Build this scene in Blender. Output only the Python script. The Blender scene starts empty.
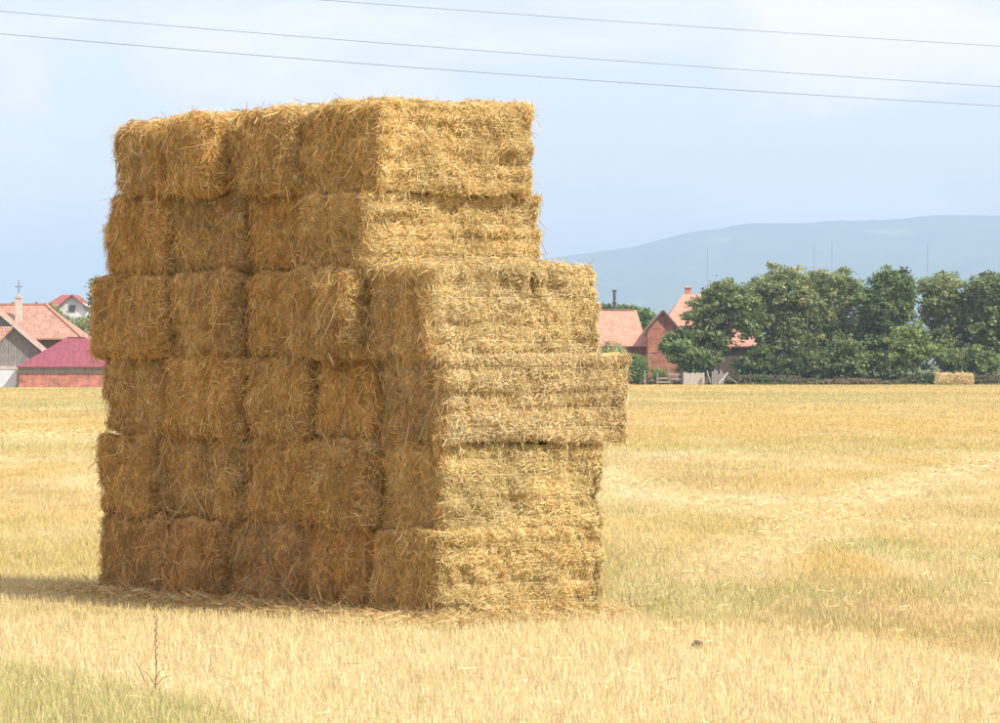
import bpy, math
import numpy as np
from mathutils import Vector

R = math.radians
scene = bpy.context.scene
COL = scene.collection
rng = np.random.default_rng(7)

# ------------------------------------------------------------------ camera
EYE = 2.13          # camera height above the field
FPX = 4000.0        # focal length in pixels of the 1000 px wide photograph
cam_d = bpy.data.cameras.new('camera')
cam_d.sensor_width = 36.0
cam_d.lens = 36.0 * FPX / 1000.0
cam_d.clip_start = 0.5
cam_d.clip_end = 60000
cam = bpy.data.objects.new('camera', cam_d)
COL.objects.link(cam)
cam.location = (0, 0, EYE)
cam.rotation_euler = (R(90), 0, 0)
scene.camera = cam

# ------------------------------------------------------------------ sun, sky, exposure
SUN_EL = 47.0
SUN_DIR = Vector((0.80, -0.60, 0)).normalized()      # horizontal direction towards the sun
sd = bpy.data.lights.new('sun', 'SUN')
sd.energy = 5.0
sd.angle = R(0.6)
sd.color = (1.0, 0.955, 0.87)
sun = bpy.data.objects.new('sun', sd)
COL.objects.link(sun)
sv = Vector((SUN_DIR.x * math.cos(R(SUN_EL)), SUN_DIR.y * math.cos(R(SUN_EL)), math.sin(R(SUN_EL))))
sun.rotation_euler = sv.to_track_quat('Z', 'Y').to_euler()
sun.location = (30, -20, 60)

w = bpy.data.worlds.new('World')
scene.world = w
w.use_nodes = True
nt = w.node_tree
nt.nodes.clear()
def wn(t, **kw):
    n = nt.nodes.new(t)
    for k, v in kw.items():
        setattr(n, k, v)
    return n
out = wn('ShaderNodeOutputWorld')
bg = wn('ShaderNodeBackground')
bg.inputs['Strength'].default_value = 0.10
sky = wn('ShaderNodeTexSky')
sky.sky_type = 'NISHITA'
sky.sun_disc = False
sky.sun_elevation = R(SUN_EL)
sky.sun_rotation = math.atan2(SUN_DIR.x, SUN_DIR.y)
sky.air_density = 1.0
sky.dust_density = 0.5
sky.ozone_density = 1.8
tc = wn('ShaderNodeTexCoord')
mp = wn('ShaderNodeMapping')
mp.inputs['Scale'].default_value = (15, 15, 30)
mp.inputs['Location'].default_value = (3.1, 1.7, 0.4)
nz = wn('ShaderNodeTexNoise')
nz.inputs['Scale'].default_value = 1.0
nz.inputs['Detail'].default_value = 7.0
nz.inputs['Roughness'].default_value = 0.52
nz.inputs['Distortion'].default_value = 0.5
rp = wn('ShaderNodeValToRGB')
rp.color_ramp.elements[0].position = 0.41
rp.color_ramp.elements[0].color = (0.52, 0.52, 0.52, 1)
rp.color_ramp.elements[1].position = 0.61
rp.color_ramp.elements[1].color = (0.93, 0.93, 0.93, 1)
mx = wn('ShaderNodeMix', data_type='RGBA')
mx.inputs['B'].default_value = (10.9, 9.75, 10.25, 1)
nt.links.new(tc.outputs['Generated'], mp.inputs['Vector'])
nt.links.new(mp.outputs['Vector'], nz.inputs['Vector'])
nt.links.new(nz.outputs['Fac'], rp.inputs['Fac'])
nt.links.new(rp.outputs['Color'], mx.inputs['Factor'])
nt.links.new(sky.outputs['Color'], mx.inputs['A'])
nt.links.new(mx.outputs['Result'], bg.inputs['Color'])
nt.links.new(bg.outputs['Background'], out.inputs['Surface'])

scene.render.engine = 'CYCLES'
vs = scene.view_settings
vs.view_transform = 'Standard'
vs.look = 'None'
vs.gamma = 1.0
vs.use_curve_mapping = False
vs.exposure = 0.44

# ------------------------------------------------------------------ helpers
def W(px, py, Y):
    """photo pixel + distance -> world point"""
    return np.array([(px - 500) / FPX * Y, Y, EYE - (py - 362) / FPX * Y])
def Gd(px, py):
    """photo pixel on the flat field -> ground x, y"""
    Y = FPX * EYE / (py - 362)
    return np.array([(px - 500) / FPX * Y, Y])
def unit(a):
    return a / np.maximum(np.linalg.norm(a, axis=-1, keepdims=True), 1e-9)

class VNoise:
    def __init__(s, seed, n=64):
        s.n = n
        s.t = np.random.default_rng(seed).random((n, n, n)).astype(np.float32) * 2 - 1
    def __call__(s, p):
        p = np.asarray(p, dtype=np.float64)
        i = np.floor(p).astype(int)
        f = p - i
        f = f * f * (3 - 2 * f)
        n = s.n
        x0, y0, z0 = i[..., 0] % n, i[..., 1] % n, i[..., 2] % n
        x1, y1, z1 = (x0 + 1) % n, (y0 + 1) % n, (z0 + 1) % n
        fx, fy, fz = f[..., 0], f[..., 1], f[..., 2]
        t = s.t
        a = t[x0, y0, z0] * (1 - fx) + t[x1, y0, z0] * fx
        b = t[x0, y1, z0] * (1 - fx) + t[x1, y1, z0] * fx
        c = t[x0, y0, z1] * (1 - fx) + t[x1, y0, z1] * fx
        d = t[x0, y1, z1] * (1 - fx) + t[x1, y1, z1] * fx
        return (a * (1 - fy) + b * fy) * (1 - fz) + (c * (1 - fy) + d * fy) * fz
VN = VNoise(11)
def fbm2(x, y, seed=0.0, octv=3):
    r = 0; a = 1.0; t = 0
    for k in range(octv):
        r = r + a * VN(np.stack([x * 2 ** k, y * 2 ** k, np.full_like(x, seed + 7.3 * k)], -1))
        t += a; a *= 0.5
    return r / t

def np_mesh(name, verts, quads=None, tris=None, col=None, smooth=False):
    me = bpy.data.meshes.new(name)
    verts = np.asarray(verts, dtype=np.float32).reshape(-1, 3)
    parts = []; tot = []
    if quads is not None and len(quads):
        q = np.asarray(quads, dtype=np.int32).reshape(-1, 4); parts.append(q.ravel()); tot.append(np.full(len(q), 4, np.int32))
    if tris is not None and len(tris):
        t = np.asarray(tris, dtype=np.int32).reshape(-1, 3); parts.append(t.ravel()); tot.append(np.full(len(t), 3, np.int32))
    loops = np.concatenate(parts); tot = np.concatenate(tot)
    start = np.zeros(len(tot), np.int32); start[1:] = np.cumsum(tot)[:-1]
    me.vertices.add(len(verts)); me.vertices.foreach_set('co', verts.ravel())
    me.loops.add(len(loops)); me.loops.foreach_set('vertex_index', loops)
    me.polygons.add(len(tot)); me.polygons.foreach_set('loop_start', start)
    me.polygons.foreach_set('loop_total', tot)
    if smooth:
        me.polygons.foreach_set('use_smooth', np.ones(len(tot), bool))
    if col is not None:
        c = np.ones((len(verts), 4), np.float32); c[:, :3] = col
        at = me.color_attributes.new('tint', 'FLOAT_COLOR', 'POINT')
        at.data.foreach_set('color', c.ravel())
    me.update(calc_edges=True)
    return me

def obj(name, me, mat=None, parent=None, loc=(0, 0, 0), rz=0.0):
    o = bpy.data.objects.new(name, me)
    COL.objects.link(o)
    if mat is not None and me is not None and not me.materials:
        me.materials.append(mat)
    o.location = loc
    o.rotation_euler = (0, 0, rz)
    if parent is not None:
        o.parent = parent
    return o
def tag(o, label=None, cat=None, group=None, kind=None):
    if label: o['label'] = label
    if cat: o['category'] = cat
    if group: o['group'] = group
    if kind: o['kind'] = kind
    return o
def empty(name, loc=(0, 0, 0), rz=0.0):
    return obj(name, None, None, None, loc, rz)

class MB:
    """collects faces, builds one mesh"""
    def __init__(s):
        s.v = []; s.f = []
    def poly(s, pts):
        b = len(s.v); s.v += [tuple(map(float, p)) for p in pts]; s.f.append(tuple(range(b, b + len(pts)))); return s
    def box(s, x0, x1, y0, y1, z0, z1):
        b = len(s.v)
        s.v += [(x0, y0, z0), (x1, y0, z0), (x1, y1, z0), (x0, y1, z0), (x0, y0, z1), (x1, y0, z1), (x1, y1, z1), (x0, y1, z1)]
        for f in ((3, 2, 1, 0), (4, 5, 6, 7), (0, 1, 5, 4), (1, 2, 6, 5), (2, 3, 7, 6), (3, 0, 4, 7)):
            s.f.append(tuple(b + i for i in f))
        return s
    def prism(s, pts, vec):
        """extrude polygon pts by vec (closed)"""
        b = len(s.v); n = len(pts)
        s.v += [tuple(map(float, p)) for p in pts] + [tuple(float(p[i] + vec[i]) for i in range(3)) for p in pts]
        s.f.append(tuple(b + i for i in range(n))[::-1])
        s.f.append(tuple(b + n + i for i in range(n)))
        for i in range(n):
            j = (i + 1) % n
            s.f.append((b + i, b + j, b + n + j, b + n + i))
        return s
    def beam(s, p, q, w, h):
        p = Vector(p); q = Vector(q); d = (q - p).normalized()
        up = Vector((0, 0, 1)) if abs(d.z) < 0.9 else Vector((0, 1, 0))
        a = d.cross(up).normalized() * w / 2; c = a.cross(d).normalized() * h / 2
        b = len(s.v)
        for e in (p, q):
            for k in (-a - c, a - c, a + c, -a + c):
                s.v.append(tuple(e + k))
        for f in ((3, 2, 1, 0), (4, 5, 6, 7), (0, 1, 5, 4), (1, 2, 6, 5), (2, 3, 7, 6), (3, 0, 4, 7)):
            s.f.append(tuple(b + i for i in f))
        return s
    def tube(s, pts, rad, n=7):
        pts = [Vector(p) for p in pts]
        rings = []
        for i, p in enumerate(pts):
            d = (pts[min(i + 1, len(pts) - 1)] - pts[max(i - 1, 0)]).normalized()
            ref = Vector((1, 0, 0)) if abs(d.x) < 0.8 else Vector((0, 1, 0))
            a = d.cross(ref).normalized(); c = d.cross(a)
            b = len(s.v)
            for k in range(n):
                t = 2 * math.pi * k / n
                s.v.append(tuple(p + (a * math.cos(t) + c * math.sin(t)) * rad[i]))
            rings.append(b)
        for r0, r1 in zip(rings[:-1], rings[1:]):
            for k in range(n):
                s.f.append((r0 + k, r0 + (k + 1) % n, r1 + (k + 1) % n, r1 + k))
        s.f.append(tuple(rings[0] + k for k in range(n))[::-1])
        s.f.append(tuple(rings[-1] + k for k in range(n)))
        return s
    def mesh(s, name):
        me = bpy.data.meshes.new(name); me.from_pydata(s.v, [], s.f); me.update(); return me
    def build(s, name, mat, parent=None, loc=(0, 0, 0), rz=0.0):
        return obj(name, s.mesh(name), mat, parent, loc, rz)

# ------------------------------------------------------------------ materials
def new_mat(name):
    m = bpy.data.materials.new(name); m.use_nodes = True
    t = m.node_tree; b = t.nodes['Principled BSDF']
    return m, t, b
def nd(t, kind, **kw):
    n = t.nodes.new(kind)
    for k, v in kw.items():
        if k in n.inputs: n.inputs[k].default_value = v
        else: setattr(n, k, v)
    return n
def ramp(t, stops):
    n = t.nodes.new('ShaderNodeValToRGB'); e = n.color_ramp.elements
    while len(e) > len(stops): e.remove(e[-1])
    while len(e) < len(stops): e.new(0.5)
    for i, (p, c) in enumerate(stops):
        e[i].position = p; e[i].color = tuple(c) + (1,)
    return n

def mat_tint(name, rough=0.7, spec=0.2, trans=0.0, noise=None):
    """colour from the mesh's own 'tint' attribute; optional thin-leaf translucency"""
    m, t, b = new_mat(name)
    a = nd(t, 'ShaderNodeAttribute', attribute_name='tint')
    b.inputs['Roughness'].default_value = rough
    b.inputs['Specular IOR Level'].default_value = spec
    t.links.new(a.outputs['Color'], b.inputs['Base Color'])
    if trans > 0:
        o = t.nodes['Material Output']
        tr = nd(t, 'ShaderNodeBsdfTranslucent')
        t.links.new(a.outputs['Color'], tr.inputs['Color'])
        mixs = nd(t, 'ShaderNodeMixShader'); mixs.inputs[0].default_value = trans
        t.links.new(b.outputs[0], mixs.inputs[1]); t.links.new(tr.outputs[0], mixs.inputs[2])
        t.links.new(mixs.outputs[0], o.inputs['Surface'])
    return m
M_straw = mat_tint('straw', 0.55, 0.25, 0.30)
M_stub = mat_tint('stubble', 0.65, 0.2, 0.25)
M_leaf = mat_tint('leaf', 0.65, 0.10, 0.40)

def mat_noise(name, stops, scale=5.0, stretch=(1, 1, 1), detail=6.0, rough=0.8, bump=0.0, bscale=None, spec=0.2):
    m, t, b = new_mat(name)
    tc = nd(t, 'ShaderNodeTexCoord'); mp = nd(t, 'ShaderNodeMapping'); mp.inputs['Scale'].default_value = stretch
    n = nd(t, 'ShaderNodeTexNoise', Scale=scale, Detail=detail, Roughness=0.6)
    r = ramp(t, stops)
    t.links.new(tc.outputs['Object'], mp.inputs['Vector']); t.links.new(mp.outputs['Vector'], n.inputs['Vector'])
    t.links.new(n.outputs['Fac'], r.inputs['Fac']); t.links.new(r.outputs['Color'], b.inputs['Base Color'])
    b.inputs['Roughness'].default_value = rough; b.inputs['Specular IOR Level'].default_value = spec
    if bump:
        n2 = nd(t, 'ShaderNodeTexNoise', Scale=bscale or scale * 3, Detail=4.0)
        bp = nd(t, 'ShaderNodeBump', Strength=bump, Distance=0.05)
        t.links.new(mp.outputs['Vector'], n2.inputs['Vector']); t.links.new(n2.outputs['Fac'], bp.inputs['Height'])
        t.links.new(bp.outputs['Normal'], b.inputs['Normal'])
    return m

def mat_bale():
    m, t, b = new_mat('bale_core')
    tc = nd(t, 'ShaderNodeTexCoord')
    a = nd(t, 'ShaderNodeAttribute', attribute_name='tint')
    n = nd(t, 'ShaderNodeTexNoise', Scale=38.0, Detail=6.0, Roughness=0.7, Distortion=1.5)
    r = ramp(t, [(0.3, (0.42, 0.36, 0.30)), (0.47, (0.85, 0.83, 0.79)), (0.7, (1.3, 1.3, 1.25))])
    mu = nd(t, 'ShaderNodeMix', data_type='RGBA', blend_type='MULTIPLY'); mu.inputs['Factor'].default_value = 1.0
    t.links.new(tc.outputs['Object'], n.inputs['Vector']); t.links.new(n.outputs['Fac'], r.inputs['Fac'])
    t.links.new(a.outputs['Color'], mu.inputs['A']); t.links.new(r.outputs['Color'], mu.inputs['B'])
    t.links.new(mu.outputs['Result'], b.inputs['Base Color'])
    bp = nd(t, 'ShaderNodeBump', Strength=1.0, Distance=0.03)
    t.links.new(n.outputs['Fac'], bp.inputs['Height']); t.links.new(bp.outputs['Normal'], b.inputs['Normal'])
    b.inputs['Roughness'].default_value = 0.85; b.inputs['Specular IOR Level'].default_value = 0.1
    return m
M_core = mat_bale()
M_twine = mat_noise('sisal_twine', [(0.3, (0.55, 0.46, 0.28)), (0.7, (0.72, 0.63, 0.42))], 30.0)

def mat_tiles(name, c0, c1, c2, course=0.33, wid=0.24):
    """roof tiles too small to pick apart: courses, joints and weathered single tiles"""
    m, t, b = new_mat(name)
    uv = nd(t, 'ShaderNodeUVMap')
    br = nd(t, 'ShaderNodeTexBrick')
    br.inputs['Scale'].default_value = 1.0
    br.inputs['Brick Width'].default_value = wid; br.inputs['Row Height'].default_value = course
    br.inputs['Mortar Size'].default_value = 0.03
    br.inputs['Color1'].default_value = tuple(c0) + (1,); br.inputs['Color2'].default_value = tuple(c1) + (1,)
    br.inputs['Mortar'].default_value = tuple(c2) + (1,)
    n = nd(t, 'ShaderNodeTexNoise', Scale=1.3, Detail=8.0, Roughness=0.75)
    r = ramp(t, [(0.3, (0.62, 0.58, 0.56)), (0.5, (0.95, 0.95, 0.95)), (0.7, (1.15, 1.1, 1.08))])
    mu = nd(t, 'ShaderNodeMix', data_type='RGBA', blend_type='MULTIPLY'); mu.inputs['Factor'].default_value = 1.0
    t.links.new(uv.outputs['UV'], br.inputs['Vector']); t.links.new(uv.outputs['UV'], n.inputs['Vector'])
    t.links.new(n.outputs['Fac'], r.inputs['Fac'])
    t.links.new(br.outputs['Color'], mu.inputs['A']); t.links.new(r.outputs['Color'], mu.inputs['B'])
    t.links.new(mu.outputs['Result'], b.inputs['Base Color'])
    bp = nd(t, 'ShaderNodeBump', Strength=0.6, Distance=0.04, invert=True)
    t.links.new(br.outputs['Fac'], bp.inputs['Height']); t.links.new(bp.outputs['Normal'], b.inputs['Normal'])
    b.inputs['Roughness'].default_value = 0.8
    return m
M_tile = mat_tiles('clay_tiles', (0.66, 0.33, 0.22), (0.56, 0.27, 0.18), (0.40, 0.19, 0.13))
M_tile_old = mat_tiles('old_clay_tiles', (0.55, 0.31, 0.21), (0.40, 0.21, 0.14), (0.27, 0.15, 0.11), 0.30)
M_metalred = mat_tiles('purple_red_sheet', (0.25, 0.062, 0.08), (0.24, 0.057, 0.075), (0.20, 0.048, 0.064), 3.0, 0.5)
M_redroof = mat_tiles('red_roof', (0.36, 0.105, 0.095), (0.32, 0.09, 0.085), (0.25, 0.07, 0.065))

def mat_brick(name, c0, c1, mo):
    m, t, b = new_mat(name)
    tc = nd(t, 'ShaderNodeTexCoord'); mp = nd(t, 'ShaderNodeMapping')
    mp.inputs['Rotation'].default_value = (R(90), 0, 0)
    br = nd(t, 'ShaderNodeTexBrick'); br.inputs['Scale'].default_value = 1.0
    br.inputs['Brick Width'].default_value = 0.26; br.inputs['Row Height'].default_value = 0.085; br.inputs['Mortar Size'].default_value = 0.008
    br.inputs['Color1'].default_value = tuple(c0) + (1,); br.inputs['Color2'].default_value = tuple(c1) + (1,); br.inputs['Mortar'].default_value = tuple(mo) + (1,)
    n = nd(t, 'ShaderNodeTexNoise', Scale=1.3, Detail=8.0, Roughness=0.75)
    r = ramp(t, [(0.34, (0.42, 0.42, 0.42)), (0.5, (1, 1, 1)), (0.66, (1.45, 1.5, 1.5))])
    mu = nd(t, 'ShaderNodeMix', data_type='RGBA', blend_type='MULTIPLY'); mu.inputs['Factor'].default_value = 1.0
    t.links.new(tc.outputs['Object'], mp.inputs['Vector']); t.links.new(mp.outputs['Vector'], br.inputs['Vector'])
    t.links.new(tc.outputs['Object'], n.inputs['Vector']); t.links.new(n.outputs['Fac'], r.inputs['Fac'])
    t.links.new(br.outputs['Color'], mu.inputs['A']); t.links.new(r.outputs['Color'], mu.inputs['B'])
    t.links.new(mu.outputs['Result'], b.inputs['Base Color'])
    b.inputs['Roughness'].default_value = 0.85
    return m
M_brick = mat_brick('red_brick', (0.40, 0.13, 0.07), (0.33, 0.105, 0.06), (0.36, 0.22, 0.15))
M_brick2 = mat_brick('shed_brick', (0.38, 0.11, 0.075), (0.44, 0.17, 0.11), (0.40, 0.27, 0.21))
M_grey_wood = mat_noise('grey_wood', [(0.3, (0.16, 0.145, 0.13)), (0.5, (0.27, 0.25, 0.225)), (0.72, (0.38, 0.355, 0.32))], 3.0, (6, 6, 0.7), rough=0.85)
M_pale_wood = mat_noise('pale_wood', [(0.3, (0.32, 0.28, 0.23)), (0.7, (0.55, 0.5, 0.43))], 3.0, (2, 2, 4))
M_dark_wood = mat_noise('dark_wood', [(0.3, (0.055, 0.042, 0.033)), (0.7, (0.15, 0.115, 0.09))], 4.0, (2, 2, 4))
M_barge = mat_noise('barge_board', [(0.3, (0.46, 0.37, 0.30)), (0.7, (0.62, 0.53, 0.45))], 3.0)
M_white = mat_noise('white_render', [(0.3, (0.52, 0.51, 0.49)), (0.7, (0.72, 0.71, 0.69))], 0.8, bump=0.1)
M_plaster = mat_noise('chimney_plaster', [(0.3, (0.42, 0.35, 0.28)), (0.7, (0.62, 0.53, 0.44))], 2.5)
M_gate = mat_noise('pale_sheet', [(0.3, (0.50, 0.53, 0.55)), (0.7, (0.64, 0.67, 0.69))], 1.2, (1, 1, 0.3), rough=0.5)
M_metal = mat_noise('dark_metal', [(0.3, (0.06, 0.055, 0.055)), (0.7, (0.13, 0.11, 0.10))], 4.0, rough=0.6)
M_glass = mat_noise('dark_pane', [(0.3, (0.03, 0.035, 0.04)), (0.7, (0.06, 0.065, 0.07))], 1.0, rough=0.15, spec=0.5)
M_bark = mat_noise('bark', [(0.3, (0.07, 0.055, 0.042)), (0.7, (0.18, 0.145, 0.11))], 5.0, (3, 3, 0.6), bump=0.5)
M_wire = mat_noise('wire', [(0.3, (0.15, 0.17, 0.20)), (0.7, (0.20, 0.22, 0.25))], 1.0, rough=0.5)
M_stalk = mat_noise('dead_stalk', [(0.3, (0.10, 0.065, 0.03)), (0.7, (0.20, 0.14, 0.07))], 20.0)
M_clod = mat_noise('soil', [(0.3, (0.11, 0.07, 0.045)), (0.7, (0.24, 0.165, 0.11))], 14.0, bump=0.6)
M_concrete = mat_noise('mast', [(0.3, (0.20, 0.20, 0.21)), (0.7, (0.28, 0.28, 0.29))], 1.0)

# ------------------------------------------------------------------ field colouring (what the ground is made of)
PALE = np.array([0.69, 0.58, 0.335]); GOLD = np.array([0.61, 0.45, 0.165])
GREEN = np.array([0.42, 0.40, 0.165]); BROWN = np.array([0.44, 0.325, 0.16])
def seg_d(x, y, pts):
    """distance in metres to a polyline on the ground, measured across"""
    best = np.full(x.shape, 1e9)
    for (a, b) in zip(pts[:-1], pts[1:]):
        d = b - a; L2 = (d * d).sum()
        t = np.clip(((x - a[0]) * d[0] + (y - a[1]) * d[1]) / L2, 0, 1)
        best = np.minimum(best, np.hypot(x - a[0] - t * d[0], y - a[1] - t * d[1]))
    return best
TRACKS = [
    ([Gd(560, 474), Gd(640, 489), Gd(712, 507), Gd(850, 524), Gd(1040, 531)], 0.9),
    ([Gd(700, 580), Gd(790, 538), Gd(845, 508), Gd(925, 478), Gd(1060, 446)], 0.75),
    ([Gd(760, 500), Gd(860, 545), Gd(960, 590)], 0.35),
    ([Gd(-60, 443), Gd(60, 439), Gd(140, 436)], 4.5),
]
EDGE = [Gd(560, 606), Gd(620, 611), Gd(720, 624), Gd(820, 634), Gd(1000, 655), Gd(1080, 668)]
def front_mask(x, y):
    """1 in the strip of long pale stubble next to the camera side of the stack"""
    ex = np.array([e[0] for e in EDGE]); ey = np.array([e[1] for e in EDGE])
    yy = np.interp(x, ex, ey, left=35.4, right=26.0)
    yy = np.where(x < ex[0], 33.4 + (ex[0] - x) * 0.05, yy)
    return np.clip((yy - y) / 0.9 + 0.5 + 0.5 * fbm2(x * 1.3, y * 0.6, 3.3), 0, 1)
def green_strip(x, y):
    yy = np.interp(x, [-6, -3.8, -2.7, -1.9, -0.5, 6], [30.0, 29.2, 27.4, 25.6, 20.0, 15.0])
    return np.clip((yy - y) / 0.7 + 0.45 * fbm2(x * 2, y * 0.7, 5.1), 0, 1)
def field(x, y):
    """returns colour (N,3), greenness, paleness"""
    far = np.clip((y - 45) / 60, 0, 1)
    band = fbm2(x * 0.05 + 5, y * 0.085, 1.7, 3)
    fine = fbm2(x * 0.55, y * 0.16, 2.9, 3)
    pale = np.clip(0.55 - 0.45 * far + 0.75 * fine + 0.6 * band, 0, 1)
    for pts, wd in TRACKS:
        pale = np.maximum(pale, np.clip(1.35 - seg_d(x, y, pts) / (wd * 1.25) + 0.55 * fine, 0, 0.85))
    fm = front_mask(x, y)
    pale = np.maximum(pale, fm * 0.85)
    g = np.clip(fbm2(x * 0.42 + 20, y * 0.10 + 3, 8.8, 3) * 2.6 - 0.15, 0, 1) * (1 - 0.75 * far) * np.where(x < -2.2, 0.25, 0.45)
    g = np.maximum(g, np.clip(fbm2(x * 0.03 + 9, y * 0.06, 4.1, 3) * 2.4 - 0.25, 0, 1) * far * 0.5)
    # regrowth between the wheel tracks on the sunny side of the stack, and weaker behind it
    mid = np.clip((y - 30) / 3, 0, 1) * np.clip((66 - y) / 12, 0, 1) * np.where(x > -1.5, 1.0, 0.45)
    g = np.maximum(g, mid * np.clip(0.18 + 1.0 * fbm2(x * 1.1 + 2, y * 0.3, 15.5, 4), 0, 0.5))
    g = np.maximum(g, far * np.clip(0.14 + 0.9 * fbm2(x * 0.05 + 2, y * 0.05, 25.5, 3), 0, 0.5))
    tr = np.ones_like(x)
    for pts, wd in TRACKS[:2]:
        tr = np.minimum(tr, np.clip(seg_d(x, y, pts) / (wd * 1.3), 0, 1))
    g = g * (1 - fm * 0.8) * tr
    g = np.maximum(g, green_strip(x, y) * 0.6)
    br = np.clip(fbm2(x * 0.3 + 40, y * 0.09 + 11, 6.2, 4) * 2.2 - 0.35, 0, 1) * 0.5 * (1 - fm)
    c = GOLD + (PALE - GOLD) * pale[:, None]
    c = c + (BROWN - c) * br[:, None]
    c = c + (GREEN - c) * g[:, None]
    return c, g, pale

# ------------------------------------------------------------------ ground sheet
def make_ground():
    ys = np.concatenate([np.array([-40, 0, 12]), np.arange(18, 60, 0.35), np.arange(60, 150, 1.2), np.arange(150, 420, 4), np.array([450, 520, 700, 1200, 3000, 6500, 12000, 19000])])
    nx = 120
    s = np.linspace(-1, 1, nx)
    V = []
    for y in ys:
        half = 0.14 * abs(y) + 14 if y < 420 else 0.14 * 420 + 14 + (y - 420) * 1.1
        if y <= 12: half = 60
        V.append(np.stack([s * half, np.full(nx, y), np.zeros(nx)], -1))
    V = np.concatenate(V)
    x, y = V[:, 0], V[:, 1]
    near = (y > 12) & (y < 420)
    V[:, 2] = np.where(near, 0.035 * fbm2(x * 0.5, y * 0.5, 1.1), 0) - np.where(y < 60, 0.02, 0.0)
    c, g, p = field(x, y)
    c = c * (0.74 + 0.10 * p[:, None])
    far = y > 372
    vill = np.array([0.13, 0.15, 0.06])
    c[far] = vill * (1 + 0.3 * fbm2(x[far] * 0.02, y[far] * 0.02, 2.2)[:, None])
    i = np.arange(len(ys) - 1)[:, None] * nx + np.arange(nx - 1)[None, :]
    q = np.stack([i, i + 1, i + nx + 1, i + nx], -1).reshape(-1, 4)
    me = np_mesh('ground', V, quads=q, col=c, smooth=True)
    m, t, b = new_mat('field_ground')
    a = nd(t, 'ShaderNodeAttribute', attribute_name='tint')
    tcn = nd(t, 'ShaderNodeTexCoord'); mpn = nd(t, 'ShaderNodeMapping'); mpn.inputs['Scale'].default_value = (1, 0.35, 1)
    n = nd(t, 'ShaderNodeTexNoise', Scale=14.0, Detail=8.0, Roughness=0.75)
    n2 = nd(t, 'ShaderNodeTexNoise', Scale=1.2, Detail=8.0, Roughness=0.7)
    r = ramp(t, [(0.3, (0.45, 0.40, 0.33)), (0.5, (0.9, 0.88, 0.84)), (0.72, (1.2, 1.2, 1.2))])
    r2 = ramp(t, [(0.3, (0.78, 0.75, 0.70)), (0.6, (1.05, 1.05, 1.05))])
    mu = nd(t, 'ShaderNodeMix', data_type='RGBA', blend_type='MULTIPLY'); mu.inputs['Factor'].default_value = 1
    mu2 = nd(t, 'ShaderNodeMix', data_type='RGBA', blend_type='MULTIPLY'); mu2.inputs['Factor'].default_value = 1
    L = t.links.new
    L(tcn.outputs['Object'], mpn.inputs['Vector']); L(mpn.outputs['Vector'], n.inputs['Vector']); L(mpn.outputs['Vector'], n2.inputs['Vector'])
    L(n.outputs['Fac'], r.inputs['Fac']); L(n2.outputs['Fac'], r2.inputs['Fac'])
    L(a.outputs['Color'], mu.inputs['A']); L(r.outputs['Color'], mu.inputs['B'])
    L(mu.outputs['Result'], mu2.inputs['A']); L(r2.outputs['Color'], mu2.inputs['B'])
    L(mu2.outputs['Result'], b.inputs['Base Color'])
    bp = nd(t, 'ShaderNodeBump', Strength=0.7, Distance=0.04)
    L(n.outputs['Fac'], bp.inputs['Height']); L(bp.outputs['Normal'], b.inputs['Normal'])
    b.inputs['Roughness'].default_value = 0.9; b.inputs['Specular IOR Level'].default_value = 0.1
    return tag(obj('ground', me, m), kind='structure')
make_ground()

# ------------------------------------------------------------------ mountains
def make_hills():
    D = 12000.0
    prof = [(-900, 352), (-300, 340), (90, 326), (300, 300), (440, 278), (535, 262), (600, 253), (640, 246), (690, 233), (720, 226), (745, 223.5), (800, 222.5), (850, 222), (895, 218.5), (940, 215), (1000, 216), (1100, 222), (1300, 250), (1700, 300), (2300, 340)]
    px = np.array([p[0] for p in prof], float); py = np.array([p[1] for p in prof], float)
    xs = np.linspace(-900, 2300, 420)
    top = np.interp(xs, px, py)
    k = np.ones(9) / 9
    top = -5.0 + np.convolve(np.pad(top, 4, mode='edge'), k, 'valid')
    H = (362 - top) / FPX * D + EYE
    X = (xs - 500) / FPX * D
    H = H + 5 * fbm2(xs * 0.035, xs * 0, 2.2, 4)
    rows = 26
    V = []
    for r in range(rows):
        s = r / (rows - 1)
        if s <= 0.75:
            h = (s / 0.75); prof_h = h ** 1.15; yy = D - 3600 * (1 - h)
        else:
            prof_h = 1 - (s - 0.75) / 0.25; yy = D + 2000 * (1 - prof_h)
        rough = fbm2(xs * 0.018 + 3, np.full_like(xs, s * 5.0), 9.1, 4) * 0.20 * np.sin(math.pi * min(prof_h, 1.0)) if s < 0.74 else 0
        V.append(np.stack([X * yy / D if s <= 0.75 else X * yy / D, np.full_like(xs, yy), H * np.clip(prof_h + rough, 0, 1.0) - (1.0 if prof_h < 1e-6 else 0)], -1))
    V = np.concatenate(V); n = len(xs)
    i = np.arange(rows - 1)[:, None] * n + np.arange(n - 1)[None, :]
    q = np.stack([i, i + 1, i + n + 1, i + n], -1).reshape(-1, 4)
    m = mat_noise('wooded_hills', [(0.35, (0.035, 0.055, 0.025)), (0.6, (0.07, 0.10, 0.045)), (0.72, (0.24, 0.24, 0.11))], 0.0035, rough=0.95)
    return tag(obj('hills', np_mesh('hills', V, quads=q, smooth=True), m), kind='structure')
make_hills()

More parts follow.
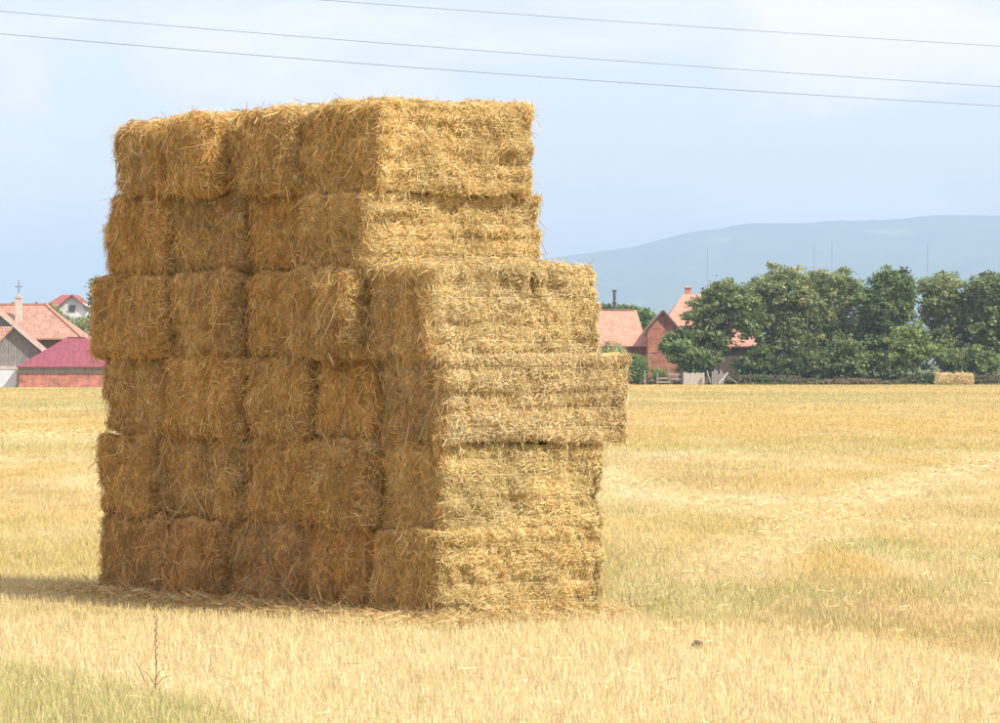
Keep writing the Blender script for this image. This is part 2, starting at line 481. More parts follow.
# ------------------------------------------------------------------ straw ribbons
def ribbons(P, D, Bend, L, Wd, col, short=False):
    """bent flat straws: two quads each"""
    n = len(P)
    S = unit(np.cross(D, rng.normal(size=(n, 3)))) * (Wd[:, None] / 2)
    if short:
        p2 = P + D * L[:, None]
        V = np.stack([P - S, P + S, p2 + S * 0.6, p2 - S * 0.6], 1).reshape(-1, 3)
        return V, np.arange(n * 4).reshape(-1, 4), np.repeat(col, 4, 0)
    p1 = P + D * (L * 0.5)[:, None] + Bend * (L * 0.12)[:, None]
    p2 = P + D * L[:, None] * 0.94 + Bend * (L * 0.48)[:, None]
    V = np.stack([P - S, P + S, p1 - S, p1 + S, p2 - S * 0.5, p2 + S * 0.5], 1).reshape(-1, 3)
    b = np.arange(n)[:, None] * 6
    Q = np.concatenate([b + np.array([0, 1, 3, 2]), b + np.array([2, 3, 5, 4])], 0)
    C = np.repeat(col, 6, 0)
    return V, Q, C
def join(parts):
    V = []; Q = []; C = []; o = 0
    for v, q, c in parts:
        V.append(v); Q.append(q + o); C.append(c); o += len(v)
    return np.concatenate(V), np.concatenate(Q), np.concatenate(C)

S_PALE = np.array([0.82, 0.68, 0.40]); S_GOLD = np.array([0.70, 0.47, 0.17]); S_BRN = np.array([0.40, 0.235, 0.085]); S_GREY = np.array([0.50, 0.42, 0.28]); S_GRN = np.array([0.42, 0.39, 0.15])
def straw_cols(n, wts, tint):
    pal = np.stack([S_PALE, S_GOLD, S_BRN, S_GREY, S_GRN]); wts = np.array(wts, float); wts /= wts.sum()
    k = rng.choice(5, size=n, p=wts)
    return np.clip(pal[k] * rng.uniform(0.50, 1.34, (n, 1)) * (1 + rng.normal(0, 0.03, (n, 3))) * np.array(tint), 0.02, 0.9)

# ------------------------------------------------------------------ straw bales
UX, UY = 0.81, 0.5864            # along a bale's length (away from the camera, to the right)
ANG = math.atan2(UY, UX)
C0 = np.array([-0.53, 32.5])     # near bottom corner of the stack

def bale_surface(p, n_unused, h, rad, seed, grooves, cracks, strings=()):
    """p on the box (centre origin) -> displaced point and normal"""
    r = np.array(rad)
    q = np.clip(p, -(h - r), h - r)
    d = (p - q)
    nrm = unit(d)
    pos = q + nrm * r
    s = pos + seed * 13.7
    disp = 0.034 * VN(s * 2.3) + 0.036 * VN(s * 6.1 + 5) + 0.024 * VN(s * 14.0 + 9) + 0.007 * VN(s * 34.0 + 3)
    # ends: strings pinch the bale, the straw between bulges
    e = np.clip(np.abs(nrm[:, 0]) * 1.3 - 0.3, 0, 1)
    for g in grooves:
        yy = pos[:, 1] - g - 0.03 * VN(np.stack([pos[:, 2] * 3, pos[:, 2] * 0 + g * 9, s[:, 0] * 0 + seed], -1))
        disp = disp - e * 0.075 * np.exp(-(yy / 0.035) ** 2)
        edge = np.clip(np.abs(nrm[:, 2]) + np.abs(nrm[:, 0]) - 0.2, 0, 1)
        disp = disp - edge * 0.03 * np.exp(-(yy / 0.05) ** 2)
    disp = disp + e * 0.03 * VN(np.stack([s[:, 0] * 0, s[:, 1] * 7, s[:, 2] * 1.2], -1))
    # long sides: pressed in thin level layers
    f = np.clip(np.abs(nrm[:, 1]) * 1.3 - 0.3, 0, 1)
    disp = disp + f * (0.030 * VN(np.stack([s[:, 0] * 1.3, s[:, 1] * 0 + seed, s[:, 2] * 13], -1)) - 0.012
                       + 0.012 * VN(np.stack([s[:, 0] * 9, s[:, 1] * 0 + seed, s[:, 2] * 2.0], -1)))
    for zs in strings:                              # strings run level along the long side and bite in
        disp = disp - f * 0.022 * np.exp(-((pos[:, 2] - zs) / 0.020) ** 2) - e * 0.02 * np.exp(-((pos[:, 2] - zs) / 0.025) ** 2)
    for cx, z0, z1, dep in cracks:
        xx = pos[:, 0] - cx - 0.02 * VN(np.stack([pos[:, 2] * 6, pos[:, 2] * 0 + 2, pos[:, 2] * 0], -1))
        m = np.clip((pos[:, 2] - z0) / 0.05, 0, 1) * np.clip((z1 - pos[:, 2]) / 0.1, 0, 1)
        disp = disp - f * m * dep * np.exp(-(xx / 0.022) ** 2)
    return pos + nrm * disp[:, None], nrm

def box_grid(h, step):
    """all six faces of a box as welded-looking grids"""
    V = []; Q = []; o = 0
    for ax in range(3):
        a, b = [i for i in range(3) if i != ax]
        na, nb = max(4, int(2 * h[a] / step)), max(4, int(2 * h[b] / step))
        A, B = np.meshgrid(np.linspace(-h[a], h[a], na + 1), np.linspace(-h[b], h[b], nb + 1), indexing='ij')
        for sg in (-1, 1):
            P = np.zeros((na + 1, nb + 1, 3)); P[..., a] = A; P[..., b] = B; P[..., ax] = sg * h[ax]
            i = np.arange(na)[:, None] * (nb + 1) + np.arange(nb)[None, :]
            q = np.stack([i, i + nb + 1, i + nb + 2, i + 1], -1).reshape(-1, 4)
            flip = (sg < 0) != (ax == 1)
            if flip: q = q[:, ::-1]
            V.append(P.reshape(-1, 3)); Q.append(q + o); o += len(P.reshape(-1, 3))
    return np.concatenate(V), np.concatenate(Q)

def make_bale(u0, u1, v0, v1, z0, z1, seed, faces, tint, wts, label, grooves=None, cracks=(), tilt=0.0, yaw=0.0, rad=0.12, fluff=1.0):
    z1 = z1 + 0.055                                 # pressed into the course above
    h = np.array([(u1 - u0) / 2, (v1 - v0) / 2 - 0.012, (z1 - z0) / 2])
    if grooves is None:
        k = 2 + int(seed * 7) % 2
        grooves = [(-0.5 + (j + 0.5 + 0.25 * math.sin(seed * 5 + j * 2)) / k) * 2 * h[1] for j in range(k)]
    cu, cv = (u0 + u1) / 2, (v0 + v1) / 2
    strings = [h[2] * (t_ + 0.05 * math.sin(seed * 7 + t_ * 9)) for t_ in (-0.62, -0.22, 0.22, 0.62)] if 'side' in faces else []
    loc = (C0[0] + UX * cu - UY * cv, C0[1] + UY * cu + UX * cv, z0)
    root = tag(empty('straw_bale', loc, ANG + yaw), label, 'straw bale', 'straw bales built into the stack')
    root.rotation_euler.x = tilt
    cz = np.array([0, 0, h[2]])
    V, Q = box_grid(h, 0.045)
    P, N = bale_surface(V, None, h, rad, seed, grooves, cracks, strings)
    base = (0.35 * S_GOLD + 0.30 * S_PALE + 0.35 * S_BRN) * np.array(tint)
    vc = base * (1 + 0.22 * VN(P * 4 + seed * 3))[:, None]
    obj('bale_body', np_mesh('bale_body', P - N * 0.012 + cz, quads=Q, col=np.clip(vc, 0.02, 0.9), smooth=True), M_core, root)
    # straw covering the faces that are open to the air
    parts = []
    down = np.array([0, 0, -1.0])
    for f, dens in faces.items():
        ax = {'end': 0, 'back': 0, 'side': 1, 'strip': 1, 'rear': 1, 'top': 2}[f]; sg = {'end': -1, 'back': 1, 'side': -1, 'strip': -1, 'rear': 1, 'top': 1}[f]
        a, b = [i for i in range(3) if i != ax]
        n = int(dens * 4 * h[a] * h[b])
        p = np.zeros((n, 3)); p[:, a] = rng.uniform(-h[a], h[a], n); p[:, b] = rng.uniform(-h[b], h[b], n); p[:, ax] = sg * h[ax]
        if f == 'strip':                           # only the part that stands proud of the next bale
            n = int(n * 0.16); p = p[:n]; p[:, 0] = -h[0] + 0.30 * rng.random(n)
        for cx, zc0, zc1, dep_ in (cracks if f == 'side' else ()):
            xx = p[:, 0] - cx - 0.02 * VN(np.stack([p[:, 2] * 6, p[:, 2] * 0 + 2, p[:, 2] * 0], -1))
            p = p[~((np.abs(xx) < 0.12 * dep_ + 0.003) & (p[:, 2] > zc0) & (p[:, 2] < zc1))]
        n = len(p)
        S, Nn = bale_surface(p, None, h, rad, seed, grooves, cracks, strings)
        t1 = unit(np.cross(Nn, np.array([0, 1.0, 0]) if ax != 1 else np.array([1.0, 0, 0]))); t2 = np.cross(Nn, t1)
        if f in ('end', 'back'):
            # long, loose, partly hanging; neighbours lie in the same direction (tufts)
            ang = 1.3 * VN(S * 6.5 + seed * 5) * math.pi * 0.8 + np.where(rng.random(n) < 0.35, rng.uniform(-3.14, 3.14, n), rng.normal(0, 0.8, n))
            horiz = np.cross(Nn, down); horiz = unit(horiz + 1e-6)
            dn = unit(np.cross(horiz, Nn)); dn = dn * np.sign(-(dn[:, 2:3]) + 1e-9)
            T = dn * np.cos(ang)[:, None] + horiz * np.sin(ang)[:, None]
            Ln = rng.gamma(2.4, 0.024, n) * fluff
            D = unit(T + Nn * rng.normal(0.06, 0.19, n)[:, None])
            bend = down * 0.35 + rng.normal(0, 0.45, (n, 3)) - Nn * 0.12
            dep = rng.uniform(-0.026, 0.012, n); wd = rng.uniform(0.0028, 0.006, n)
        elif f in ('side', 'rear', 'strip'):
            # short pressed straw, mostly level or upright, with cut ends
            ang = np.where(rng.random(n) < 0.5, rng.normal(0, 0.55, n), rng.uniform(-3.14, 3.14, n)) + 1.4 * VN(S * 9 + seed)
            T = t1 * np.sin(ang)[:, None] + t2 * np.cos(ang)[:, None]
            Ln = rng.gamma(3.0, 0.0095, n)
            D = unit(T + Nn * rng.normal(0.05, 0.16, n)[:, None])
            bend = down * 0.25 + rng.normal(0, 0.5, (n, 3))
            dep = rng.uniform(-0.016, 0.008, n); wd = rng.uniform(0.004, 0.008, n)
        else:
            ang = rng.uniform(-3.14, 3.14, n)
            T = t1 * np.sin(ang)[:, None] + t2 * np.cos(ang)[:, None]
            Ln = rng.gamma(3.0, 0.020, n)
            D = unit(T + Nn * np.abs(rng.normal(0.08, 0.16, n))[:, None])
            bend = down * 0.3 + rng.normal(0, 0.4, (n, 3))
            dep = rng.uniform(-0.025, 0.012, n); wd = rng.uniform(0.004, 0.009, n)
        wt = list(wts)
        tf = np.array(tint) * (np.array([0.90, 0.84, 0.74]) if (f == 'end' and 'side' in faces) else 1.0)  # shade painted into the front bales' end straw: darker, browner tint
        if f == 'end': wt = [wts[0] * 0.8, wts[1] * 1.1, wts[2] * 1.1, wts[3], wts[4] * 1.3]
        if f == 'strip': wt = [wts[0] * 2.2, wts[1], wts[2] * 0.5, wts[3] * 1.5, wts[4]]  # sunlight put into the colour: paler straw where a bale stands proud
        if f == 'side': wt = [wts[0] * 2.6, wts[1], wts[2] * 0.55, wts[3], wts[4] * 0.7]  # sunlit long side brightened by mixing in more pale straw
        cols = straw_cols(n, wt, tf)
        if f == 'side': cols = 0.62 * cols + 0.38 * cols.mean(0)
        # tufts of weathered and fresh straw
        pat = VN(S * 3.4 + seed * 8)[:, None]
        cols = np.clip(cols * (1 + 0.20 * pat), 0.02, 0.9)
        sh = (Ln < 0.065) | (f in ('side', 'rear', 'strip'))
        for m_, sf in ((sh, True), (~sh, False)):
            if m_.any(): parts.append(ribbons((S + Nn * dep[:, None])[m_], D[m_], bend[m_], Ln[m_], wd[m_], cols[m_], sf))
    # fringe: tufts that stick out along the edges
    for ex, ey, ez, cnt in ((-1, -1, 0, 150 if 'side' in faces else 50), (-1, 0, 1, 90), (-1, 0, -1, 110), (0, -1, 1, 260), (0, -1, -1, 240), (1, -1, 0, 150), (-1, 1, 0, 50)):
        if (ey == -1 and 'side' not in faces) and ex == 0: continue
        if ex == 1 and 'back' not in faces: continue
        n = int(cnt * fluff)
        p = np.stack([np.full(n, ex) * h[0] if ex else rng.uniform(-h[0], h[0], n), np.full(n, ey) * h[1] if ey else rng.uniform(-h[1], h[1], n), np.full(n, ez) * h[2] if ez else rng.uniform(-h[2], h[2], n)], -1)
        keep = VN(p * 7 + seed * 2) > -0.35
        p = p[keep] + rng.normal(0, 0.012, (keep.sum(), 3)); n = len(p)
        S, Nn = bale_surface(p, None, h, rad, seed, grooves, cracks, strings)
        D = unit(Nn * 0.45 + rng.normal(0, 0.45, (n, 3)) + down * (0.45 if ez <= 0 else 0.05))
        parts.append(ribbons(S - Nn * 0.03, D, down * 0.6 + rng.normal(0, 0.3, (n, 3)), rng.gamma(3.2, 0.017, n), rng.uniform(0.003, 0.006, n), straw_cols(n, wts, tint)))
    V, Q, C = join(parts)
    for zs in strings:
        xs_ = np.linspace(-h[0] + 0.02, h[0] - 0.02, 36)
        pp = np.stack([xs_, np.full(36, -h[1]), np.full(36, zs)], -1)
        pp = np.concatenate([[[-h[0], -h[1] + 0.16, zs]], pp, [[h[0], -h[1] + 0.16, zs]]])
        S, Nn = bale_surface(pp, None, h, rad, seed, grooves, cracks, strings)
        S = S + Nn * 0.004
        S[1:-1] = (S[:-2] + 2 * S[1:-1] + S[2:]) / 4
        S[1:-1] = (S[:-2] + 2 * S[1:-1] + S[2:]) / 4
        MB().tube([tuple(q) for q in S + cz], [0.0035] * len(S), 5).build('twine', M_twine, root)
    V = V + cz
    st = obj('loose_straw', np_mesh('loose_straw', V, quads=Q, col=C), M_straw, root)
    st['kind'] = 'stuff'
    return root

ZL = [0.0, 0.705, 1.435, 2.15, 2.89, 3.52, 4.26]
COURSES = [
    # v boundaries,                              u0 offsets,                    u1 of the front bale
    ([-0.03, 0.94, 2.05, 3.27, 4.22, 5.44], [0.00, 0.02, 0.03, -0.12, 0.00], 1.76),
    ([0.0, 0.92, 1.86, 3.03, 4.44, 5.46], [0.08, -0.07, 0.04, 0.00, -0.04], 1.77),
    ([-0.045, 0.95, 1.95, 3.03, 4.26, 5.46], [0.06, 0.05, 0.02, -0.06, 0.03], 1.98),
    ([0.03, 1.04, 2.02, 3.05, 4.20, 5.52], [0.00, -0.17, 0.02, -0.04, -0.08], 1.74),
    ([0.95, 1.99, 3.02, 4.20, 5.23], [-0.03, 0.10, 0.03, -0.02], 1.82),
    ([0.88, 2.11, 3.16, 4.20, 5.17], [0.05, -0.04, -0.17, -0.06], 1.70),
]
ORD = ['bottom', 'second', 'third', 'fourth', 'fifth', 'top']
POS5 = ['the bale at its sunlit corner', 'next but one behind', '', '', '']
FRONT = [
    ('straw bale resting on stubble at the sunlit front corner of the bottom course', (1.06, 1.04, 0.95), (3, 4, 1.0, 0.5, 0.6)),
    ('yellow straw bale at the sunlit front corner of the second course, with level pressed bands', (1.07, 1.06, 0.98), (4, 4, 0.8, 0.5, 0.5)),
    ('long greyish straw bale at the sunlit corner of the third course, overhanging', (1.02, 1.0, 0.98), (3.2, 2.2, 1.6, 2.2, 0.4)),
    ('straw bale with open top and dark vertical crack, topmost at the protruding front corner', (1.05, 1.03, 0.97), (4, 3, 1.1, 1.2, 0.4)),
    ('golden straw bale set back above the cracked one, sunlit side of the fifth course', (1.06, 1.03, 0.93), (3, 4, 0.9, 0.5, 0.6)),
    ('golden straw bale with frayed top, sunlit end of the top course', (1.06, 1.02, 0.91), (2.6, 4.4, 1.0, 0.4, 0.5)),
]
NTH = {1: 'second', 2: 'third', 3: 'fourth'}
for L, (vb, uo, u1f) in enumerate(COURSES):
    nb = len(vb) - 1
    for k in range(nb):
        seed = 1.37 * L + 0.731 * k + 0.29
        u0 = uo[k] + (0.02 if L < 4 else 0.0)
        u1 = u1f if k == 0 else 1.74 + 0.05 * math.sin(seed * 9)
        z0, z1 = ZL[L], ZL[L + 1]
        dz = 0.0
        if L == 4: z1 += 0.035 * k
        if L == 5: z0 += 0.035 * k; z1 += 0.010 - 0.008 * k
        faces = {'end': 8200, 'back': 1600 if k == 0 else 400}
        cracks = []
        if k == 0: faces['side'] = 19000
        elif uo[k] < uo[k - 1] - 0.02: faces['strip'] = 12000
        if L == 5: faces['top'] = 3200
        if L == 3 and k == 0:
            faces['top'] = 3000; cracks = [(0.166, 0.0, 0.36, 0.15)]
        if L == 2 and k == 0:
            cracks = [(-0.72, -0.25, 0.33, 0.07), (0.80, -0.2, 0.33, 0.03)]
        if L == 1 and k == 0: cracks = [(0.76, -0.3, 0.3, 0.06)]
        if k == nb - 1: faces['rear'] = 1200
        if k == 0:
            lab, tint, wts = FRONT[L]
        else:
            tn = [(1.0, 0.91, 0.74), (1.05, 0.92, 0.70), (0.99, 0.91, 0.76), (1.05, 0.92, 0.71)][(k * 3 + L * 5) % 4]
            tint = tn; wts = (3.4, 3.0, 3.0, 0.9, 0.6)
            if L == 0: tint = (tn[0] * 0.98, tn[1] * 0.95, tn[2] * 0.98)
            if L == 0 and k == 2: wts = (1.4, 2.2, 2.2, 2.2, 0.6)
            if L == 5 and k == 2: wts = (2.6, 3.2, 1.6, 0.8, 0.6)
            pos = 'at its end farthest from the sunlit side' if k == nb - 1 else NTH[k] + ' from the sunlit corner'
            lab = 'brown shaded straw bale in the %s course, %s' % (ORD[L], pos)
            if L == 5: lab = 'frayed straw bale in the top course, %s' % pos
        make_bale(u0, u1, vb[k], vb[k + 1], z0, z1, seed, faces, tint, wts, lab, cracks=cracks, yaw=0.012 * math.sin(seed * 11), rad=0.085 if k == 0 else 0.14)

# ------------------------------------------------------------------ stubble
def in_stack(x, y, pad=0.0):
    dx, dy = x - C0[0], y - C0[1]
    u = dx * UX + dy * UY; v = -dx * UY + dy * UX
    return (u > 0.05 - pad) & (u < 1.72 + pad) & (v > 0.05 - pad) & (v < 5.3 + pad)
def blades(n, y0, y1, hmin, hmax, wmin, wmax, lean, quad, wfar=0.0):
    # uniform over the trapezoid that the lens can see, plus a margin
    Y = y0 + (y1 - y0) * rng.random(int(n * 1.6))
    wfun = lambda y: 0.135 * y + 1.6
    keep = rng.random(len(Y)) < wfun(Y) / wfun(y1)
    Y = Y[keep][:n]; n = len(Y)
    X = rng.uniform(-1, 1, n) * wfun(Y)
    # clumps
    X = X + 0.05 * rng.normal(size=n); ok = ~in_stack(X, Y)
    X, Y = X[ok], Y[ok]; n = len(X)
    c, g, p = field(X, Y)
    fm = front_mask(X, Y)
    isg = rng.random(n) < g * 0.75
    var = rng.uniform(0.84, 1.16, (n, 1))
    pick = rng.random(n)
    dry = np.where((pick < 0.30)[:, None], PALE * 1.08, np.where((pick < 0.8)[:, None], c, np.where((pick < 0.93)[:, None], GOLD, BROWN)))
    dry = dry + (c - dry) * 0.6
    grn = np.array([0.35, 0.37, 0.13]) * (1 + rng.normal(0, 0.15, (n, 1))) + rng.random((n, 1)) * np.array([0.12, 0.08, 0.02])
    col = np.clip(np.where(isg[:, None], grn, dry) * var, 0.02, 0.92)
    H = rng.uniform(hmin, hmax, n) * (0.8 + 0.35 * fm) * (1 + 0.3 * fbm2(X * 1.5, Y * 0.8, 12.3))
    Wd = rng.uniform(wmin, wmax, n) * (1 + wfar * (Y - y0) / (y1 - y0))
    an = rng.uniform(0, 2 * math.pi, n); le = np.abs(rng.normal(0, lean, n)) * H
    # face roughly any way
    fa = rng.uniform(0, math.pi, n)
    sx, sy = np.cos(fa) * Wd / 2, np.sin(fa) * Wd / 2
    z = 0.035 * fbm2(X * 0.5, Y * 0.5, 1.1) - 0.03
    B = np.stack([X, Y, z], -1); S = np.stack([sx, sy, np.zeros(n)], -1)
    T = B + np.stack([np.cos(an) * le, np.sin(an) * le, H], -1)
    if quad:
        V = np.stack([B - S, B + S, T + S * 0.55, T - S * 0.55], 1).reshape(-1, 3)
        return V, np.arange(n * 4).reshape(-1, 4), np.repeat(col, 4, 0)
    V = np.stack([B - S, B + S, T], 1).reshape(-1, 3)
    return V, np.arange(n * 3).reshape(-1, 3), np.repeat(col, 3, 0)
va, qa, ca = blades(325000, 20.5, 60, 0.05, 0.105, 0.003, 0.006, 0.45, True, 0.7)
vb_, tb, cb = blades(200000, 60, 150, 0.07, 0.14, 0.014, 0.026, 0.5, False, 1.0)
vc_, tc_, cc = blades(170000, 150, 366, 0.06, 0.13, 0.05, 0.09, 0.5, False, 1.0)
me = np_mesh('stubble', np.concatenate([va, vb_, vc_]), quads=qa, tris=np.concatenate([tb + len(va), tc_ + len(va) + len(vb_)]), col=np.concatenate([ca, cb, cc]))
tag(obj('stubble', me, M_stub), 'dry yellow stubble with green regrowth covering the harvested field', 'stubble', kind='stuff')

# loose straw lying on the field: round the stack, along the swaths and scattered
def loose():
    parts = []
    def put(x, y, zt, Lm, wd, cols, flat=0.25):
        n = len(x)
        z = rng.uniform(0.01, 1, n) * zt
        an = rng.uniform(0, 2 * math.pi, n)
        D = unit(np.stack([np.cos(an), np.sin(an), rng.normal(0, flat, n)], -1))
        parts.append(ribbons(np.stack([x, y, z], -1), D, rng.normal(0, 0.3, (n, 3)) * np.array([1, 1, 0.6]), rng.gamma(4, Lm / 4, n), wd * rng.uniform(0.7, 1.4, n), cols))
    # foot of the stack
    n = 11000
    v = rng.uniform(-0.5, 5.9, n); u = -np.abs(rng.normal(0, 0.30, n)) + 0.1
    put(C0[0] + UX * u - UY * v, C0[1] + UY * u + UX * v, 0.08, 0.10, 0.005, straw_cols(n, (3.5, 2.6, 1.6, 1.0, 0.4), (0.95, 0.91, 0.82)), 0.35)
    n = 2000
    u = rng.uniform(-0.1, 1.9, n); v = -np.abs(rng.normal(0, 0.16, n)) + 0.08
    put(C0[0] + UX * u - UY * v, C0[1] + UY * u + UX * v, 0.08, 0.08, 0.005, straw_cols(n, (4, 3, 1, 0.6, 0.4), (1.02, 0.98, 0.9)), 0.35)
    # swaths and wheel tracks
    for pts, wd in (TRACKS[0], TRACKS[1], TRACKS[3]):
        for a, b in zip(pts[:-1], pts[1:]):
            Ls = np.hypot(*(b - a)); n = int(min(16000, Ls * wd * 45))
            t = rng.random(n); d = (b - a) / Ls; off = rng.normal(0, wd * 0.5, n)
            x = a[0] + d[0] * Ls * t - d[1] * off; y = a[1] + d[1] * Ls * t + d[0] * off
            sc = np.clip(y.mean() / 45, 1, 3)
            put(x, y, 0.10 if wd < 3 else 0.30, 0.10, 0.006 * sc, straw_cols(n, (5, 3, 0.6, 0.3, 0.2), (1.06, 1.03, 0.95)))
    n = 5000
    y = 21 + 34 * rng.random(n) ** 0.8; x = rng.uniform(-1, 1, n) * (0.135 * y + 1.5); ok = ~in_stack(x, y)
    x, y = x[ok], y[ok]
    put(x, y, 0.05, 0.09, 0.005, straw_cols(len(x), (6, 3, 0.8, 0.5, 0.2), (1.08, 1.04, 0.95)))
    V, Q, C = join(parts)
    V[:, 2] = np.maximum(V[:, 2], -0.01)
    return tag(obj('scattered_straw', np_mesh('scattered_straw', V, quads=Q, col=C), M_straw), 'loose straw scattered round the stack and along the swaths', 'straw', kind='stuff')
loose()

# ------------------------------------------------------------------ trees
def make_tree(name, label, cat, base, Y, blobs, tone=(1, 1, 1), leaf=0.38, dens=1.0, stems=1, group=None, limbs=True, trunk_r=0.17, seed=0):
    """blobs: (px, py, rx, ry) lobes of the crown in photo pixels at distance Y"""
    r = np.random.default_rng(1000 + seed)
    bx = (base - 500) / FPX * Y
    root = tag(empty(name, (bx, Y, 0)), label, cat, group)
    s = Y / FPX
    V = []; C = []; lobes = []
    for (px, py, rx, ry) in blobs:
        c = W(px, py, Y) - np.array([bx, Y, 0]); c[1] += r.uniform(-0.25, 0.25) * rx * s * 1.4
        ra = np.array([rx * s * 1.12, rx * s, ry * s * 1.15]); lobes.append((c, ra))
        area = 4 * math.pi * ((ra[0] * ra[1]) ** 1.6 + 2 * (ra[0] * ra[2]) ** 1.6) ** (1 / 1.6) / 3 ** (1 / 1.6)
        nc = int(area * 1.65 * dens) + 5
        d = unit(r.normal(size=(nc, 3))); rad = r.random(nc) ** 0.36 * r.uniform(0.70, 1.22, nc)
        cc = c + d * ra * rad[:, None]
        cc = cc[cc[:, 2] > 0.35]
        lum = r.normal(1.0, 0.26, len(cc)); hue = r.normal(0, 0.13, len(cc))
        for q, lu, hu in zip(cc, lum, hue):
            nl = int(r.uniform(26, 58)); cr = r.uniform(0.26, 0.62)
            p = q + r.normal(size=(nl, 3)) * cr * np.array([0.62, 0.62, 0.36])
            n1 = unit(r.normal(size=(nl, 3)) + np.array([0, 0, 0.7])); a = unit(np.cross(n1, r.normal(size=(nl, 3)))); b = np.cross(n1, a)
            L = r.uniform(0.55, 1.2, (nl, 1)) * leaf * 0.5; w_ = L * r.uniform(0.45, 0.7, (nl, 1))
            fold = n1 * L * 0.25
            V.append(np.stack([p - a * L, p - b * w_ + fold, p + a * L, p + b * w_ + fold], 1).reshape(-1, 3))
            base_c = np.array([0.220 + 0.08 * hu, 0.258, 0.112 - 0.03 * hu]) * max(0.45, lu) * np.array(tone)
            cl = np.clip(base_c * r.uniform(0.7, 1.4, (nl, 1)), 0.012, 0.5)
            C.append(np.repeat(cl, 4, 0))
    V = np.concatenate(V); C = np.concatenate(C)
    obj('crown', np_mesh('crown', V, quads=np.arange(len(V)).reshape(-1, 4), col=C), M_leaf, root)
    zt = max(l[0][2] for l in lobes)
    for k in range(stems):
        mb = MB()
        ox = 0.0 if stems == 1 else (k - (stems - 1) / 2) * 0.7 + r.uniform(-0.2, 0.2)
        tops = [l for l in lobes if l[0][2] > 0.35 * zt] or lobes
        mid = np.mean([l[0] for l in tops], 0)
        f = np.array([ox * 0.6 + mid[0] * 0.35, mid[1] * 0.4, zt * 0.42])
        mb.tube([(ox, 0, -0.15), (ox * 0.9 + f[0] * 0.2, f[1] * 0.3, zt * 0.18), tuple(f)], [trunk_r, trunk_r * 0.8, trunk_r * 0.6], 8)
        if limbs:
            for j, (c, ra) in enumerate(lobes):
                if j % stems != k or c[2] < f[2] * 0.5: continue
                m_ = (f + c) / 2 + np.array([r.uniform(-.3, .3), r.uniform(-.3, .3), 0.25])
                mb.tube([tuple(f - np.array([0, 0, 0.3])), tuple(m_), tuple(c + np.array([0, 0, ra[2] * 0.5]))], [trunk_r * 0.5, trunk_r * 0.33, 0.03], 6)
        mb.build('trunk' if limbs else 'stem', M_bark, root)
    return root

G = 'trees along the field edge'
make_tree('leafy_tree', 'leaning dark green tree partly covering the brick house', 'tree', 716, 374.0,
    [(722, 303, 24, 17), (705, 315, 20, 14), (740, 302, 16, 14), (712, 336, 22, 14), (690, 338, 15, 12), (680, 350, 14, 10), (705, 352, 20, 12), (738, 318, 14, 11), (722, 292, 13, 9), (752, 312, 12, 13), (750, 330, 10, 9), (668, 342, 7, 6)], (0.95, 1.0, 0.9), stems=2, group=G, seed=1)
make_tree('leafy_tree', 'tall broad tree with thin trunk beside the tiled roof corner', 'tree', 768, 376.5,
    [(782, 291, 26, 20), (762, 296, 18, 16), (800, 300, 20, 22), (775, 318, 22, 16), (800, 326, 20, 16), (786, 350, 24, 16), (808, 352, 18, 18), (760, 322, 9, 9), (785, 280, 15, 9), (768, 345, 12, 12), (772, 304, 16, 14), (812, 316, 15, 14)], (1.15, 1.10, 1.05), group=G, seed=2)
make_tree('leafy_tree', 'airy tree with sky showing through its pale crown top', 'tree', 832, 378.0,
    [(826, 285, 16, 13), (842, 284, 13, 12), (850, 300, 15, 14), (830, 310, 20, 14), (848, 328, 20, 16), (828, 336, 18, 16), (815, 280, 9, 8), (858, 348, 14, 14), (835, 356, 22, 14)], (1.2, 1.15, 1.15), dens=0.75, group=G, seed=3)
make_tree('leafy_tree', 'dense dark upright tree with a rounded notched crown', 'tree', 888, 375.5,
    [(887, 284, 15, 12), (898, 292, 17, 15), (878, 300, 17, 16), (893, 312, 20, 15), (880, 326, 16, 16), (904, 281, 6, 9), (868, 318, 11, 13), (884, 345, 18, 14)], (0.78, 0.92, 0.78), dens=1.15, group=G, seed=4)
make_tree('leafy_tree', 'loose olive green tree directly behind the pale straw bales', 'tree', 944, 377.0,
    [(932, 286, 15, 11), (948, 290, 15, 13), (936, 300, 18, 11), (955, 306, 13, 13), (946, 326, 14, 15), (952, 345, 16, 15), (940, 345, 12, 14), (928, 312, 12, 12), (962, 326, 12, 14)], (1.1, 1.08, 1.0), dens=0.8, group=G, seed=5)
make_tree('leafy_tree', 'spreading tree at the end of the row beyond the pale bales', 'tree', 992, 376.0,
    [(990, 284, 17, 10), (1006, 290, 20, 16), (978, 304, 15, 15), (1000, 312, 22, 16), (982, 328, 17, 16), (1006, 336, 20, 18), (986, 352, 18, 15), (1024, 310, 16, 22), (970, 294, 7, 7)], (0.95, 1.0, 0.92), group=G, seed=6)
SH = 'shrubs below the trees at the field edge'
make_tree('shrub', 'low shrub filling the space under the airy tree', 'shrub', 846, 373.5, [(848, 362, 22, 15), (824, 366, 16, 13), (866, 366, 12, 13), (842, 348, 16, 12)], (0.92, 1.0, 0.9), limbs=False, stems=3, trunk_r=0.05, group=SH, seed=7)
make_tree('shrub', 'bright green shrub in front of the dense dark tree', 'shrub', 908, 372.0, [(905, 350, 16, 18), (920, 358, 14, 16), (892, 366, 16, 12), (912, 334, 12, 10), (925, 344, 8, 10)], (1.15, 1.28, 1.0), limbs=False, stems=3, trunk_r=0.05, group=SH, seed=8)
